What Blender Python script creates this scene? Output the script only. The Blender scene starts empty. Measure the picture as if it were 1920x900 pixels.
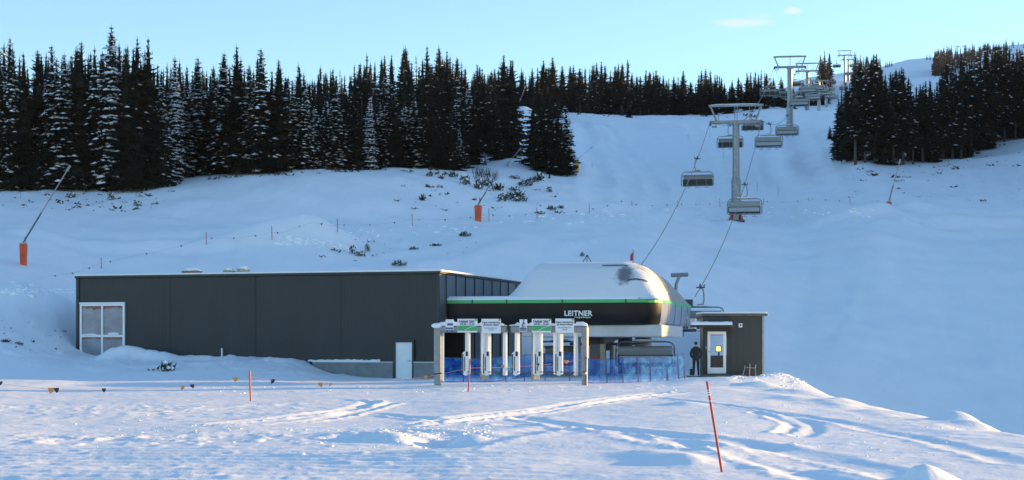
import bpy, math, random
import numpy as np
from mathutils import Vector, Matrix
rnd = random.Random(7)
C = bpy.context.scene.collection
F, HOR, CX, CAMZ = 3000.0, 645.0, 960.0, 2.0          # focal length and horizon measured on the photograph (1920 px wide)

def at(px, py, Y):
    return Vector(((px-CX)*Y/F, Y, CAMZ+(HOR-py)*Y/F))

# ---------------------------------------------------------------- materials
def pbsdf(name, col, rough=.6, metal=0., spec=.5, noise=None, bump=None, emit=None, coat=0):
    m = bpy.data.materials.new(name); m.use_nodes = True
    nt = m.node_tree; b = nt.nodes['Principled BSDF']
    b.inputs['Base Color'].default_value = (*col, 1)
    b.inputs['Roughness'].default_value = rough
    b.inputs['Metallic'].default_value = metal
    b.inputs['Specular IOR Level'].default_value = spec
    tc = nt.nodes.new('ShaderNodeTexCoord')
    if noise:                                           # (scale, amount, stretch vector)
        mp = nt.nodes.new('ShaderNodeMapping'); mp.inputs['Scale'].default_value = noise[2]
        nt.links.new(tc.outputs['Object'], mp.inputs['Vector'])
        n = nt.nodes.new('ShaderNodeTexNoise'); n.inputs['Scale'].default_value = noise[0]; n.inputs['Detail'].default_value = 6
        nt.links.new(mp.outputs['Vector'], n.inputs['Vector'])
        r = nt.nodes.new('ShaderNodeMapRange'); r.inputs['From Min'].default_value = .3; r.inputs['From Max'].default_value = .7
        r.inputs['To Min'].default_value = 1-noise[1]; r.inputs['To Max'].default_value = 1+noise[1]
        nt.links.new(n.outputs['Fac'], r.inputs['Value'])
        mx = nt.nodes.new('ShaderNodeMix'); mx.data_type = 'RGBA'; mx.blend_type = 'MULTIPLY'; mx.inputs['Factor'].default_value = 1
        mx.inputs['A'].default_value = (*col, 1); nt.links.new(r.outputs['Result'], mx.inputs['B'])
        nt.links.new(mx.outputs['Result'], b.inputs['Base Color'])
    if bump:                                            # (scale, strength, distance)
        n2 = nt.nodes.new('ShaderNodeTexNoise'); n2.inputs['Scale'].default_value = bump[0]; n2.inputs['Detail'].default_value = 8
        nt.links.new(tc.outputs['Object'], n2.inputs['Vector'])
        bp = nt.nodes.new('ShaderNodeBump'); bp.inputs['Strength'].default_value = bump[1]; bp.inputs['Distance'].default_value = bump[2]
        nt.links.new(n2.outputs['Fac'], bp.inputs['Height']); nt.links.new(bp.outputs['Normal'], b.inputs['Normal'])
    if emit:
        b.inputs['Emission Color'].default_value = (*emit[0], 1); b.inputs['Emission Strength'].default_value = emit[1]
    return m

def cladding(name, col, along, pitch, rough, depth=.02, spec=.5, seams=None):
    """profiled metal sheet: fine vertical ribs along a horizontal axis, plus wide panel joints"""
    m = pbsdf(name, col, rough, 0, spec, noise=(.7, .28, (1, 1, .35)))
    nt = m.node_tree; b = nt.nodes['Principled BSDF']
    tc = nt.nodes.new('ShaderNodeTexCoord')
    dt = nt.nodes.new('ShaderNodeVectorMath'); dt.operation = 'DOT_PRODUCT'; dt.inputs[1].default_value = along
    nt.links.new(tc.outputs['Object'], dt.inputs[0])
    w = nt.nodes.new('ShaderNodeMath'); w.operation = 'MULTIPLY'; w.inputs[1].default_value = 2*math.pi/pitch
    nt.links.new(dt.outputs['Value'], w.inputs[0])
    s = nt.nodes.new('ShaderNodeMath'); s.operation = 'SINE'; nt.links.new(w.outputs[0], s.inputs[0])
    p = nt.nodes.new('ShaderNodeMapRange'); p.inputs['From Min'].default_value = .3; p.inputs['From Max'].default_value = .7
    nt.links.new(s.outputs[0], p.inputs['Value'])
    bp = nt.nodes.new('ShaderNodeBump'); bp.inputs['Strength'].default_value = .4; bp.inputs['Distance'].default_value = depth
    nt.links.new(p.outputs['Result'], bp.inputs['Height']); nt.links.new(bp.outputs['Normal'], b.inputs['Normal'])
    return m

M = {}
def snow_material():
    m = pbsdf('snow', (.86, .88, .9), .55, 0, .3, noise=(.35, .03, (1, 1, 1))); nt = m.node_tree; b = nt.nodes['Principled BSDF']
    tc = nt.nodes.new('ShaderNodeTexCoord'); prev = None
    for sc, dist, st, str_ in ((.30, .24, (1, .8, 1), .5), (1.1, .05, (.8, 1.3, 1), .5), (3.4, .018, (1, 1, 1), .6), (15, .007, (1, .7, 1), .6)):
        mp = nt.nodes.new('ShaderNodeMapping'); mp.inputs['Scale'].default_value = st; nt.links.new(tc.outputs['Object'], mp.inputs['Vector'])
        n = nt.nodes.new('ShaderNodeTexNoise'); n.inputs['Scale'].default_value = sc; n.inputs['Detail'].default_value = 5; n.inputs['Roughness'].default_value = .6
        nt.links.new(mp.outputs['Vector'], n.inputs['Vector'])
        bp = nt.nodes.new('ShaderNodeBump'); bp.inputs['Strength'].default_value = str_; bp.inputs['Distance'].default_value = dist
        nt.links.new(n.outputs['Fac'], bp.inputs['Height'])
        if prev is not None: nt.links.new(prev.outputs['Normal'], bp.inputs['Normal'])
        prev = bp
    nt.links.new(prev.outputs['Normal'], b.inputs['Normal']); return m
M['snow'] = snow_material()
M['snowcap'] = pbsdf('snow_cap', (.88, .89, .9), .6, 0, .3, bump=(2.5, .5, .06))
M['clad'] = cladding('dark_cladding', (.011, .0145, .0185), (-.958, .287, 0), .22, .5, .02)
M['clad_side'] = cladding('sheen_cladding_side', (.080, .094, .108), (.287, .958, 0), .55, .33, .015)  # same dark cladding, lightened to paint in the reflected sky
M['hutclad'] = cladding('olive_cladding', (.021, .027, .029), (1, 0, 0), .33, .5, .03)
M['seam'] = pbsdf('seam_dark', (.018, .022, .022), .5)
M['white'] = pbsdf('white_paint', (.78, .79, .8), .4, noise=(3, .06, (1, 1, 1)))
M['door'] = pbsdf('door_white', (.74, .76, .76), .45, noise=(2, .05, (1, 1, 1)))
M['pane'] = pbsdf('covered_pane', (.25, .25, .29), .3, noise=(1.2, .25, (1, 1, 2)))
M['redwood'] = pbsdf('reddish_timber', (.30, .13, .08), .7, noise=(6, .5, (1, 1, 3)))
M['concrete'] = pbsdf('concrete', (.20, .21, .21), .85, noise=(2.5, .15, (1, 1, 1)), bump=(8, .3, .02))
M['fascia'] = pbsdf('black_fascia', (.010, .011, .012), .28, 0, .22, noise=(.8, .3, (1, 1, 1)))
M['fascia_side'] = pbsdf('sky_reflection_fascia', (.30, .33, .40), .3, .5, .5, noise=(1, .12, (3, 1, .4)))  # side of the black skirt, its sky reflection painted into the colour
M['green'] = pbsdf('green_trim', (.05, .42, .14), .4)
M['steel'] = pbsdf('galvanised_steel', (.27, .28, .29), .42, .45, .5, noise=(4, .18, (1, 1, 1)))
M['steeldark'] = pbsdf('dark_steel', (.10, .105, .11), .5, .3, noise=(4, .2, (1, 1, 1)))
M['alu'] = pbsdf('brushed_aluminium', (.80, .80, .78), .4, .0, noise=(6, .08, (1, 1, .2)))
M['band'] = pbsdf('pale_steel_skirt', (.55, .55, .54), .5, .1, noise=(1.5, .1, (1, 1, 1)))
M['black'] = pbsdf('black_rubber', (.012, .012, .013), .6)
M['void'] = pbsdf('dark_interior', (.015, .015, .016), .9)
M['letter'] = pbsdf('white_lettering', (.8, .8, .8), .5)
M['red'] = pbsdf('red_pole', (.40, .03, .02), .45)
M['orange'] = pbsdf('orange_padding', (.62, .085, .03), .65, noise=(2, .2, (1, 1, 1)))
M['yellow'] = pbsdf('yellow_padding', (.62, .30, .02), .65, noise=(2, .2, (1, 1, 1)))
M['pen_o'] = pbsdf('orange_pennant', (.72, .30, .05), .7)
M['pen_d'] = pbsdf('dark_pennant', (.03, .025, .04), .7)
M['cord'] = pbsdf('red_cord', (.38, .20, .20), .8)
M['needle'] = pbsdf('spruce_needles', (.012, .016, .011), .75, 0, .2, noise=(14, .5, (1, 1, 1)))
M['bark'] = pbsdf('spruce_bark', (.075, .062, .05), .9, noise=(9, .4, (1, 1, .3)))
M['twig'] = pbsdf('brown_twigs', (.06, .045, .03), .9)
M['leafy'] = pbsdf('juniper_green', (.020, .026, .012), .8, noise=(9, .5, (1, 1, 1)))
M['signw'] = pbsdf('sign_white', (.76, .78, .82), .45)
M['signg'] = pbsdf('sign_green', (.045, .40, .14), .45)
M['signb'] = pbsdf('sign_blue', (.05, .09, .22), .45)
M['ink'] = pbsdf('sign_ink', (.10, .12, .18), .5)
M['cloth'] = pbsdf('dark_jacket', (.018, .018, .022), .85, bump=(18, .4, .02))
M['trouser'] = pbsdf('dark_trousers', (.014, .015, .018), .85)
M['skin'] = pbsdf('skin', (.45, .27, .20), .6)
M['screen'] = pbsdf('lit_screen', (.8, .6, .2), .4, emit=((1, .72, .25), 0.5))
M['plate'] = pbsdf('chair_back_panel', (.33, .35, .37), .4, .1, noise=(3, .1, (1, 1, 1)))
M['bubble'] = pbsdf('smoked_bubble', (.24, .26, .26), .22, 0, .5)
M['seat'] = pbsdf('chair_upholstery', (.045, .048, .05), .7)
M['rope'] = pbsdf('steel_rope', (.20, .19, .17), .45, .4)
M['wood'] = pbsdf('plywood', (.42, .33, .22), .8, noise=(4, .2, (1, 1, 1)))
M['crate'] = pbsdf('red_board', (.28, .045, .035), .6, noise=(4, .3, (1, 1, 1)))

def net_material():
    m = bpy.data.materials.new('blue_net'); m.use_nodes = True; nt = m.node_tree
    b = nt.nodes['Principled BSDF']; b.inputs['Base Color'].default_value = (.03, .16, .62, 1); b.inputs['Roughness'].default_value = .8; b.inputs['Specular IOR Level'].default_value = .08
    tr = nt.nodes.new('ShaderNodeBsdfTransparent'); mx = nt.nodes.new('ShaderNodeMixShader')
    tc = nt.nodes.new('ShaderNodeTexCoord'); n = nt.nodes.new('ShaderNodeTexNoise'); n.inputs['Scale'].default_value = 2.2; n.inputs['Detail'].default_value = 8
    n.inputs['Distortion'].default_value = 1.2
    nt.links.new(tc.outputs['Object'], n.inputs['Vector'])
    r = nt.nodes.new('ShaderNodeMapRange'); r.inputs['From Min'].default_value = .32; r.inputs['From Max'].default_value = .68
    r.inputs['To Min'].default_value = .30; r.inputs['To Max'].default_value = .60
    nt.links.new(n.outputs['Fac'], r.inputs['Value']); nt.links.new(r.outputs['Result'], mx.inputs['Fac'])
    nt.links.new(tr.outputs[0], mx.inputs[1]); nt.links.new(b.outputs[0], mx.inputs[2])
    n3 = nt.nodes.new('ShaderNodeTexNoise'); n3.inputs['Scale'].default_value = 3; n3.inputs['Detail'].default_value = 5
    nt.links.new(tc.outputs['Object'], n3.inputs['Vector'])
    cr = nt.nodes.new('ShaderNodeValToRGB'); cr.color_ramp.elements[0].position = .42; cr.color_ramp.elements[0].color = (.012, .10, .50, 1)
    cr.color_ramp.elements[1].position = .62; cr.color_ramp.elements[1].color = (.05, .30, .75, 1)
    nt.links.new(n3.outputs['Fac'], cr.inputs['Fac']); nt.links.new(cr.outputs['Color'], b.inputs['Base Color'])
    out = nt.nodes['Material Output']; nt.links.new(mx.outputs[0], out.inputs['Surface'])
    return m
M['net'] = net_material()

def glass_material():
    m = bpy.data.materials.new('door_glass'); m.use_nodes = True; nt = m.node_tree
    b = nt.nodes['Principled BSDF']; b.inputs['Base Color'].default_value = (.3, .33, .36, 1); b.inputs['Roughness'].default_value = .05
    tr = nt.nodes.new('ShaderNodeBsdfTransparent'); mx = nt.nodes.new('ShaderNodeMixShader'); mx.inputs['Fac'].default_value = .13
    nt.links.new(tr.outputs[0], mx.inputs[1]); nt.links.new(b.outputs[0], mx.inputs[2])
    nt.links.new(mx.outputs[0], nt.nodes['Material Output'].inputs['Surface'])
    return m
M['glass'] = glass_material()

# ---------------------------------------------------------------- mesh helpers
class MB:
    def __init__(s): s.v = []; s.f = []; s.m = []; s.mi = 0
    def add(s, vs, fs):
        o = len(s.v); s.v.extend([tuple(p) for p in vs]); s.f.extend([tuple(i+o for i in f) for f in fs]); s.m.extend([s.mi]*len(fs))
    def ob(s, c, ux, uy, hx, hy, hz, bev=0.0):
        """box with horizontal axes ux, uy and vertical z"""
        c = Vector(c); ux = Vector(ux).normalized(); uy = Vector(uy).normalized(); uz = ux.cross(uy)
        if bev <= 0:
            vs = [c+ux*(a*hx)+uy*(b*hy)+uz*(d*hz) for d in (-1, 1) for a, b in ((-1, -1), (1, -1), (1, 1), (-1, 1))]
            s.add(vs, [(3, 2, 1, 0), (4, 5, 6, 7), (0, 1, 5, 4), (1, 2, 6, 5), (2, 3, 7, 6), (3, 0, 4, 7)])
        else:
            oct_ = []
            for a, b in ((-1, -1), (1, -1), (1, 1), (-1, 1)):
                p1 = (a*(hx-bev), b*hy); p2 = (a*hx, b*(hy-bev))
                oct_ += [p1, p2] if a*b < 0 else [p2, p1]
            vs = []
            for dz, k in ((-hz, bev), (-hz+bev, 0), (hz-bev, 0), (hz, bev)):
                for x, y in oct_:
                    sx = (abs(x)-k)/max(abs(x), 1e-6) if k else 1; sy = (abs(y)-k)/max(abs(y), 1e-6) if k else 1
                    vs.append(c+ux*(x*sx)+uy*(y*sy)+uz*dz)
            fs = [tuple(range(7, -1, -1)), tuple(range(24, 32))]
            for r in range(3):
                for i in range(8):
                    j = (i+1) % 8; fs.append((r*8+i, r*8+j, r*8+8+j, r*8+8+i))
            s.add(vs, fs)
    def box(s, c, h, bev=0.0): s.ob(c, (1, 0, 0), (0, 1, 0), h[0], h[1], h[2], bev)
    def tube(s, pts, r, n=8, caps=True):
        pts = [Vector(p) for p in pts]; rs = r if isinstance(r, (list, tuple)) else [r]*len(pts)
        vs = []; up = None
        for i, p in enumerate(pts):
            d = (pts[min(i+1, len(pts)-1)]-pts[max(i-1, 0)]).normalized()
            if up is None:
                up = Vector((0, 0, 1)) if abs(d.z) < .9 else Vector((1, 0, 0))
            a = d.cross(up).normalized(); b = a.cross(d).normalized(); up = b
            for k in range(n):
                t = 2*math.pi*k/n
                vs.append(p+a*(math.cos(t)*rs[i])+b*(math.sin(t)*rs[i]))
        fs = []
        for i in range(len(pts)-1):
            for k in range(n):
                j = (k+1) % n; fs.append((i*n+k, i*n+j, (i+1)*n+j, (i+1)*n+k))
        if caps: fs += [tuple(range(n-1, -1, -1)), tuple(range((len(pts)-1)*n, len(pts)*n))]
        s.add(vs, fs)
    def grid(s, rows):
        """rows: list of equally long lists of points"""
        n = len(rows[0]); vs = [p for r in rows for p in r]
        s.add(vs, [(i*n+j, i*n+j+1, (i+1)*n+j+1, (i+1)*n+j) for i in range(len(rows)-1) for j in range(n-1)])
    def prism(s, poly, z0, z1):
        n = len(poly); vs = [(x, y, z0) for x, y in poly]+[(x, y, z1) for x, y in poly]
        s.add(vs, [tuple(range(n-1, -1, -1)), tuple(range(n, 2*n))]+[(i, (i+1) % n, n+(i+1) % n, n+i) for i in range(n)])
    def blob(s, c, ax, ay, az, seed=0, n=7, rings=4):
        r_ = random.Random(seed); c = Vector(c); vs = []; 
        for i in range(rings+1):
            t = math.pi*i/rings
            for k in range(n):
                q = 2*math.pi*k/n; j = 1+(r_.random()-.5)*.3
                vs.append(c+Vector((math.sin(t)*math.cos(q)*ax*j, math.sin(t)*math.sin(q)*ay*j, math.cos(t)*az)))
        s.add(vs, [(i*n+k, (i+1)*n+k, (i+1)*n+(k+1) % n, i*n+(k+1) % n) for i in range(rings) for k in range(n)])
    def mesh(s, name, mats, org=(0, 0, 0), smooth=False):
        me = bpy.data.meshes.new(name); o = Vector(org)
        me.from_pydata([(p[0]-o.x, p[1]-o.y, p[2]-o.z) for p in s.v], [], s.f)
        for m in (mats if isinstance(mats, (list, tuple)) else [mats]): me.materials.append(m)
        me.polygons.foreach_set('material_index', s.m)
        if smooth: me.polygons.foreach_set('use_smooth', [True]*len(s.f))
        me.update(); return me
    def build(s, name, mats, parent=None, smooth=False, world=True, loc=None):
        org = loc if loc is not None else ((wloc(parent)) if parent is not None and world else (0, 0, 0))
        o = bpy.data.objects.new(name, s.mesh(name, mats, org, smooth)); C.objects.link(o)
        if parent is not None: o.parent = parent
        elif loc is not None: o.location = loc
        return o

def wloc(o):
    p = Vector(o.location)
    while o.parent is not None:
        o = o.parent; p = p+Vector(o.location)
    return p

def tag(o, label=None, cat=None, group=None, kind=None):
    if label: o['label'] = label
    if cat: o['category'] = cat
    if group: o['group'] = group
    if kind: o['kind'] = kind
    return o

def thing(name, label, cat, loc=(0, 0, 0), group=None):
    o = bpy.data.objects.new(name, None); o.empty_display_size = .3; C.objects.link(o); o.location = loc
    return tag(o, label, cat, group)

def copy_tree(o, parent=None):
    c = o.copy(); C.objects.link(c)
    if parent is not None: c.parent = parent
    for ch in list(o.children): copy_tree(ch, c)
    return c

def arc(c, ux, uz, r, a0, a1, n=6):
    return [Vector(c)+Vector(ux)*(r*math.cos(a0+(a1-a0)*i/n))+Vector(uz)*(r*math.sin(a0+(a1-a0)*i/n)) for i in range(n+1)]

def text(name, s, size, c, right, up, mat, parent, bold=0.0, align='CENTER', space=1.0, ext=.004):
    cu = bpy.data.curves.new(name, 'FONT'); cu.body = s; cu.size = size; cu.extrude = ext; cu.offset = bold
    cu.align_x = align; cu.align_y = 'CENTER'; cu.space_character = space; cu.resolution_u = 3
    t = bpy.data.objects.new('tmp', cu); C.objects.link(t)
    dg = bpy.context.evaluated_depsgraph_get(); me = bpy.data.meshes.new_from_object(t.evaluated_get(dg))
    bpy.data.objects.remove(t); bpy.data.curves.remove(cu)
    r = Vector(right).normalized(); u = Vector(up).normalized(); n = r.cross(u)
    mt = Matrix(((r.x, u.x, n.x, 0), (r.y, u.y, n.y, 0), (r.z, u.z, n.z, 0), (0, 0, 0, 1)))
    me.transform(Matrix.Translation(Vector(c)-wloc(parent)) @ mt)
    me.name = name; me.materials.clear(); me.materials.append(mat)
    o = bpy.data.objects.new(name, me); C.objects.link(o); o.parent = parent
    return o

# ---------------------------------------------------------------- terrain
def vnoise(x, y, seed=0):
    xi = np.floor(x).astype(np.int64); yi = np.floor(y).astype(np.int64); fx = x-xi; fy = y-yi
    fx = fx*fx*(3-2*fx); fy = fy*fy*(3-2*fy)
    def h(a, b):
        k = (a*374761393+b*668265263+seed*974634777) & 0xffffffff
        k = ((k ^ (k >> 13))*1274126177) & 0xffffffff
        k = ((k ^ (k >> 16))*2246822519) & 0xffffffff
        return (k ^ (k >> 15))/4294967296.0
    a = h(xi, yi); b = h(xi+1, yi); c = h(xi, yi+1); d = h(xi+1, yi+1)
    return (a*(1-fx)+b*fx)*(1-fy)+(c*(1-fx)+d*fx)*fy-.5
def fbm(x, y, seed=0, o=4):
    t = 0; a = 1.
    for i in range(o):
        t = t+a*vnoise(x*2**i, y*2**i, seed+i*17); a *= .5
    return t
def sst(x, a, b):
    t = np.clip((x-a)/(b-a), 0, 1); return t*t*(3-2*t)

# profile of the ground along sight lines: column px -> [(Y, py)] or [(Y, 'z', height)]
Z = 'z'
COLS = {
 -1500: [(66,Z,.2),(80,Z,1.5),(92,Z,4),(110,Z,9),(146,Z,17),(200,Z,26),(400,Z,60),(1500,Z,190)],
 0: [(70,Z,.05),(78,Z,.3),(86,Z,1.),(92,640),(100,560),(110,497),(125,430),(146,358),(165,345),(200,310),(260,270),(400,235),(1500,235)],
 110: [(72,Z,0),(80,Z,.3),(88,Z,.8),(94,Z,1.3),(100,590),(106,548),(112,515),(125,440),(146,356),(165,345),(200,310),(260,270),(400,235),(1500,235)],
 160: [(74,Z,0),(82,Z,.3),(90,Z,.95),(96,Z,1.1),(99,Z,1.7),(112,528),(122,470),(132,420),(147,352),(165,340),(200,308),(260,270),(400,235),(1500,235)],
 300: [(76,Z,0),(84,Z,.35),(90,Z,1.),(95,Z,1.15),(97,Z,1.3),(112,535),(120,478),(132,420),(148,346),(165,335),(200,305),(260,268),(400,230),(1500,230)],
 480: [(79,Z,0),(85,Z,.4),(90,Z,1.1),(94,Z,1.25),(96,Z,1.3),(112,535),(120,482),(132,420),(150,326),(170,316),(200,290),(260,255),(400,222),(1500,222)],
 575: [(82,Z,0),(87,Z,.3),(90,Z,.9),(92.5,Z,1.15),(96,Z,1.3),(112,535),(122,478),(134,417),(151,326),(170,317),(200,290),(260,255),(400,222),(1500,222)],
 605: [(86,Z,0),(89,Z,.12),(92,Z,.25),(97,Z,1.),(112,535),(122,478),(135,415),(152,328),(170,318),(200,290),(260,255),(400,222),(1500,222)],
 740: [(90.6,Z,.0),(96,Z,.3),(112,535),(122,482),(137,415),(155,328),(170,322),(200,290),(260,250),(400,215),(1500,215)],
 860: [(90,Z,.1),(104,Z,.25),(113,545),(125,470),(142,411),(158,337),(165,326),(185,310),(220,280),(300,245),(400,220),(1500,220)],
 960: [(90,Z,.1),(106,Z,.25),(114,545),(125,472),(145,409),(157,372),(164,336),(178,303),(190,285),(225,245),(260,215),(300,208),(345,204),(500,192),(1500,192)],
 1060: [(90,Z,.1),(108,Z,.2),(115,550),(122,487),(150,401),(160,377),(168,342),(175,326),(200,297),(240,262),(300,226),(335,216),(360,213),(500,197),(1500,197)],
 1200: [(90,Z,.15),(108,Z,.2),(114,560),(122,492),(150,407),(165,391),(200,332),(240,290),(300,243),(345,223),(370,222),(500,205),(1500,200)],
 1330: [(80,Z,.15),(85,Z,.30),(90,Z,.25),(95,Z,.05),(103,Z,.1),(110,605),(122,540),(150,432),(175,418),(205,345),(240,292),(300,241),(345,223),(365,220),(500,203),(1500,198)],
 1440: [(80,Z,.1),(86,Z,.2),(95,Z,-.3),(110,652),(125,562),(150,457),(175,423),(205,348),(240,290),(270,250),(300,230),(340,212),(400,205),(500,200),(1500,190)],
 1500: [(88,Z,0),(95,Z,-.8),(110,672),(125,582),(150,467),(175,424),(205,338),(240,266),(279,230),(330,221),(385,216.5),(455,217),(520,217),(600,195),(650,160),(800,150),(1500,150)],
 1580: [(88,Z,0),(100,Z,-1.4),(110,682),(130,562),(150,467),(165,412),(190,342),(220,285),(260,240),(330,221),(385,216),(455,214),(520,210),(600,190),(650,155),(800,147),(1500,138)],
 1640: [(88,Z,0),(100,Z,-2),(115,662),(130,562),(150,457),(168,391),(185,350),(205,313),(230,285),(280,246),(385,212),(600,175),(900,150),(1300,128),(1500,130)],
 1700: [(88,Z,0),(100,Z,-2.4),(115,676),(132,556),(155,448),(172,388),(190,342),(208,309),(230,288),(280,246),(390,208),(600,172),(900,150),(1300,112),(1500,114)],
 1780: [(88,Z,0),(100,Z,-3),(115,692),(135,552),(160,441),(175,386),(195,331),(210,305),(230,287),(280,243),(400,203),(600,168),(900,145),(1300,105),(1500,107)],
 1920: [(88,Z,0),(100,Z,-4),(115,712),(135,562),(160,442),(172,391),(190,336),(210,290),(230,272),(280,232),(400,193),(600,155),(900,120),(1300,82),(1500,83)],
 2500: [(70,Z,0),(100,Z,-3.5),(120,Z,0),(140,Z,8),(155,Z,18),(170,Z,28),(200,Z,38),(280,Z,42),(400,Z,66),(1500,Z,290)],  # from here on: unseen ridge at right, shaped to shade valley and slope
 3300: [(60,Z,0),(90,Z,0),(110,Z,6),(125,Z,9.5),(140,Z,17),(160,Z,31),(200,Z,48),(300,Z,62),(400,Z,82),(1500,Z,300)],
 4400: [(40,Z,0),(70,Z,0),(90,Z,1),(110,Z,4),(130,Z,10),(150,Z,24),(200,Z,45),(300,Z,64),(400,Z,82),(1500,Z,300)],
}
KPX = np.array(sorted(COLS)); NY = 700
LY0, LY1 = math.log(3.0), math.log(1700.0)
YG = np.exp(np.linspace(LY0, LY1, NY))
def column(px):
    ys = [3.0]; zs = [0.0]
    for e in COLS[px]:
        ys.append(e[0]); zs.append(e[2] if e[1] == 'z' else CAMZ+(HOR-e[1])*e[0]/F)
    return np.interp(YG, ys, zs)
_raw = np.array([column(p) for p in KPX])
PXF = np.arange(-1500, 4401, 10.0)
_fine = np.array([np.interp(PXF, KPX, _raw[:, j]) for j in range(NY)]).T        # px, Y
def blur(a, axis, sig):
    k = int(sig*3)+1; w = np.exp(-.5*(np.arange(-k, k+1)/sig)**2); w /= w.sum()
    p = [(0, 0), (0, 0)]; p[axis] = (k, k); b = np.pad(a, p, mode='edge')
    return sum(w[i]*(b[i:i+a.shape[0], :] if axis == 0 else b[:, i:i+a.shape[1]]) for i in range(2*k+1))
_fine = blur(blur(_fine, 1, 2.2), 0, 2.0)

def seg_dist(X, Y, pts):
    d = np.full(X.shape, 1e9); side = np.zeros(X.shape)
    for (x0, y0), (x1, y1) in zip(pts[:-1], pts[1:]):
        dx, dy = x1-x0, y1-y0; L = dx*dx+dy*dy
        t = np.clip(((X-x0)*dx+(Y-y0)*dy)/L, 0, 1)
        q = np.hypot(X-x0-t*dx, Y-y0-t*dy); s = np.sign((X-x0)*dy-(Y-y0)*dx)
        m = q < d; d = np.where(m, q, d); side = np.where(m, s, side)
    return d, side
def flat(px, py):                                   # where a sight line meets the level forecourt
    Y = CAMZ*F/(py-HOR); return ((px-CX)*Y/F, Y)
def smooth_line(pts, n=6):
    out = []
    for i in range(len(pts)-1):
        p0 = pts[max(i-1, 0)]; p1 = pts[i]; p2 = pts[i+1]; p3 = pts[min(i+2, len(pts)-1)]
        for k in range(n):
            t = k/n
            out.append(tuple(.5*((2*p1[j])+(-p0[j]+p2[j])*t+(2*p0[j]-5*p1[j]+4*p2[j]-p3[j])*t*t+(-p0[j]+3*p1[j]-3*p2[j]+p3[j])*t**3) for j in (0, 1)))
    return out+[pts[-1]]
# ruts (px, py on the forecourt): depth, half width, ridge height
RUTS = [([(395,795),(560,781),(640,770),(690,755),(640,752)], .07, .30, .07),
        ([(420,800),(600,787),(700,764),(730,758)], .06, .25, .05),
        ([(790,795),(900,780),(1010,770),(1130,752),(1240,742)], .08, .32, .08),
        ([(800,800),(930,786),(1050,770),(1180,752),(1270,742)], .05, .25, .05),
        ([(700,775),(860,790),(960,784),(1100,806),(1260,822),(1420,836),(1600,870),(1700,900)], .07, .38, .05),
        ([(960,800),(1100,806),(1230,818),(1330,840),(1420,866),(1540,905)], .065, .36, .05),
        ([(740,822),(860,835),(1000,812),(1110,805),(1240,830),(1400,842),(1560,880)], .06, .45, .04),
        ([(1010,752),(1200,748),(1420,772),(1500,790),(1530,805),(1500,818)], .06, .22, .03),
        ([(1420,778),(1470,790),(1490,803),(1470,815)], .06, .22, .03),
        ([(300,820),(500,812),(720,808),(900,826)], .06, .5, .06),
        ([(1450,775),(1620,800),(1760,828),(1900,868)], .06, .3, .03),
        ([(250,778),(420,766),(560,758),(700,752)], .04, .2, .03)]
RUTW = [(smooth_line([flat(*p) for p in pts]), d, w, r) for pts, d, w, r in RUTS]
# heaps of snow (X, Y, height, radius x, radius y)
def hp(px, Y, h, rx, ry): return ((px-CX)*Y/F, Y, h, rx, ry)
HEAPS = [hp(240,93.5,.62,1.25,.9), hp(222,93.2,.25,1.,.9), hp(268,93,.30,.8,.7), hp(305,92.8,.42,.95,.8), hp(372,92.3,.22,1.0,.8), hp(430,92,.2,1.2,.8), hp(180,94,.1,1,.7),
         hp(520,90.8,.12,.8,.6), hp(1392,79.5,.12,2.,1.8), hp(1472,80,.75,1.5,2.2), hp(1440,77,.35,1.6,2.0), hp(1505,77,.38,1.6,2.5), hp(1420,72,.22,1.2,1.5),
         hp(1340,76,.25,2.2,3), hp(1800,43,.42,.75,.8), hp(1830,41,.25,.9,.9), hp(1590,62,.18,.7,.8), hp(1738,22.9,.21,.28,.35), hp(1712,22.8,.10,.25,.35), hp(1775,23,.09,.25,.3),
         hp(820,32.5,-.16,.75,1.6), hp(760,32.6,.15,.55,.9), hp(880,32.5,.14,.4,.8), hp(740,33.5,.1,.6,1), hp(830,29.5,.07,1.5,.8), hp(660,34.5,.07,1.5,.9),
         hp(1225,27.5,.10,.8,1.4), hp(1180,27,-.06,.9,1.3), hp(1290,26.4,.10,.35,.8), hp(1380,29,.1,.5,.7), hp(1340,28.5,.06,.5,.7), hp(1480,31,.08,.4,.6),
         hp(1285,50,.12,.7,1), hp(1480,57,.10,.8,.9), hp(560,45,.05,1.4,2), hp(430,38,.06,1.8,1.5), hp(200,45,.06,2.2,2), hp(940,53,.05,2,2),
         hp(565,127,.9,5,3.5), hp(520,126,.7,5,3.5), hp(590,127,.5,1.6,2.5), hp(470,126,.5,6,4), hp(645,133,.5,3,3), hp(60,102,.35,3.2,2.4), hp(120,103,.4,3,2.5), hp(1010,206,0,4,4), hp(1440,332,.7,4,8), hp(985,262,2.2,3.2,8)]
def hyp(px, Y): return ((px-CX)*Y/F, Y)
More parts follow.
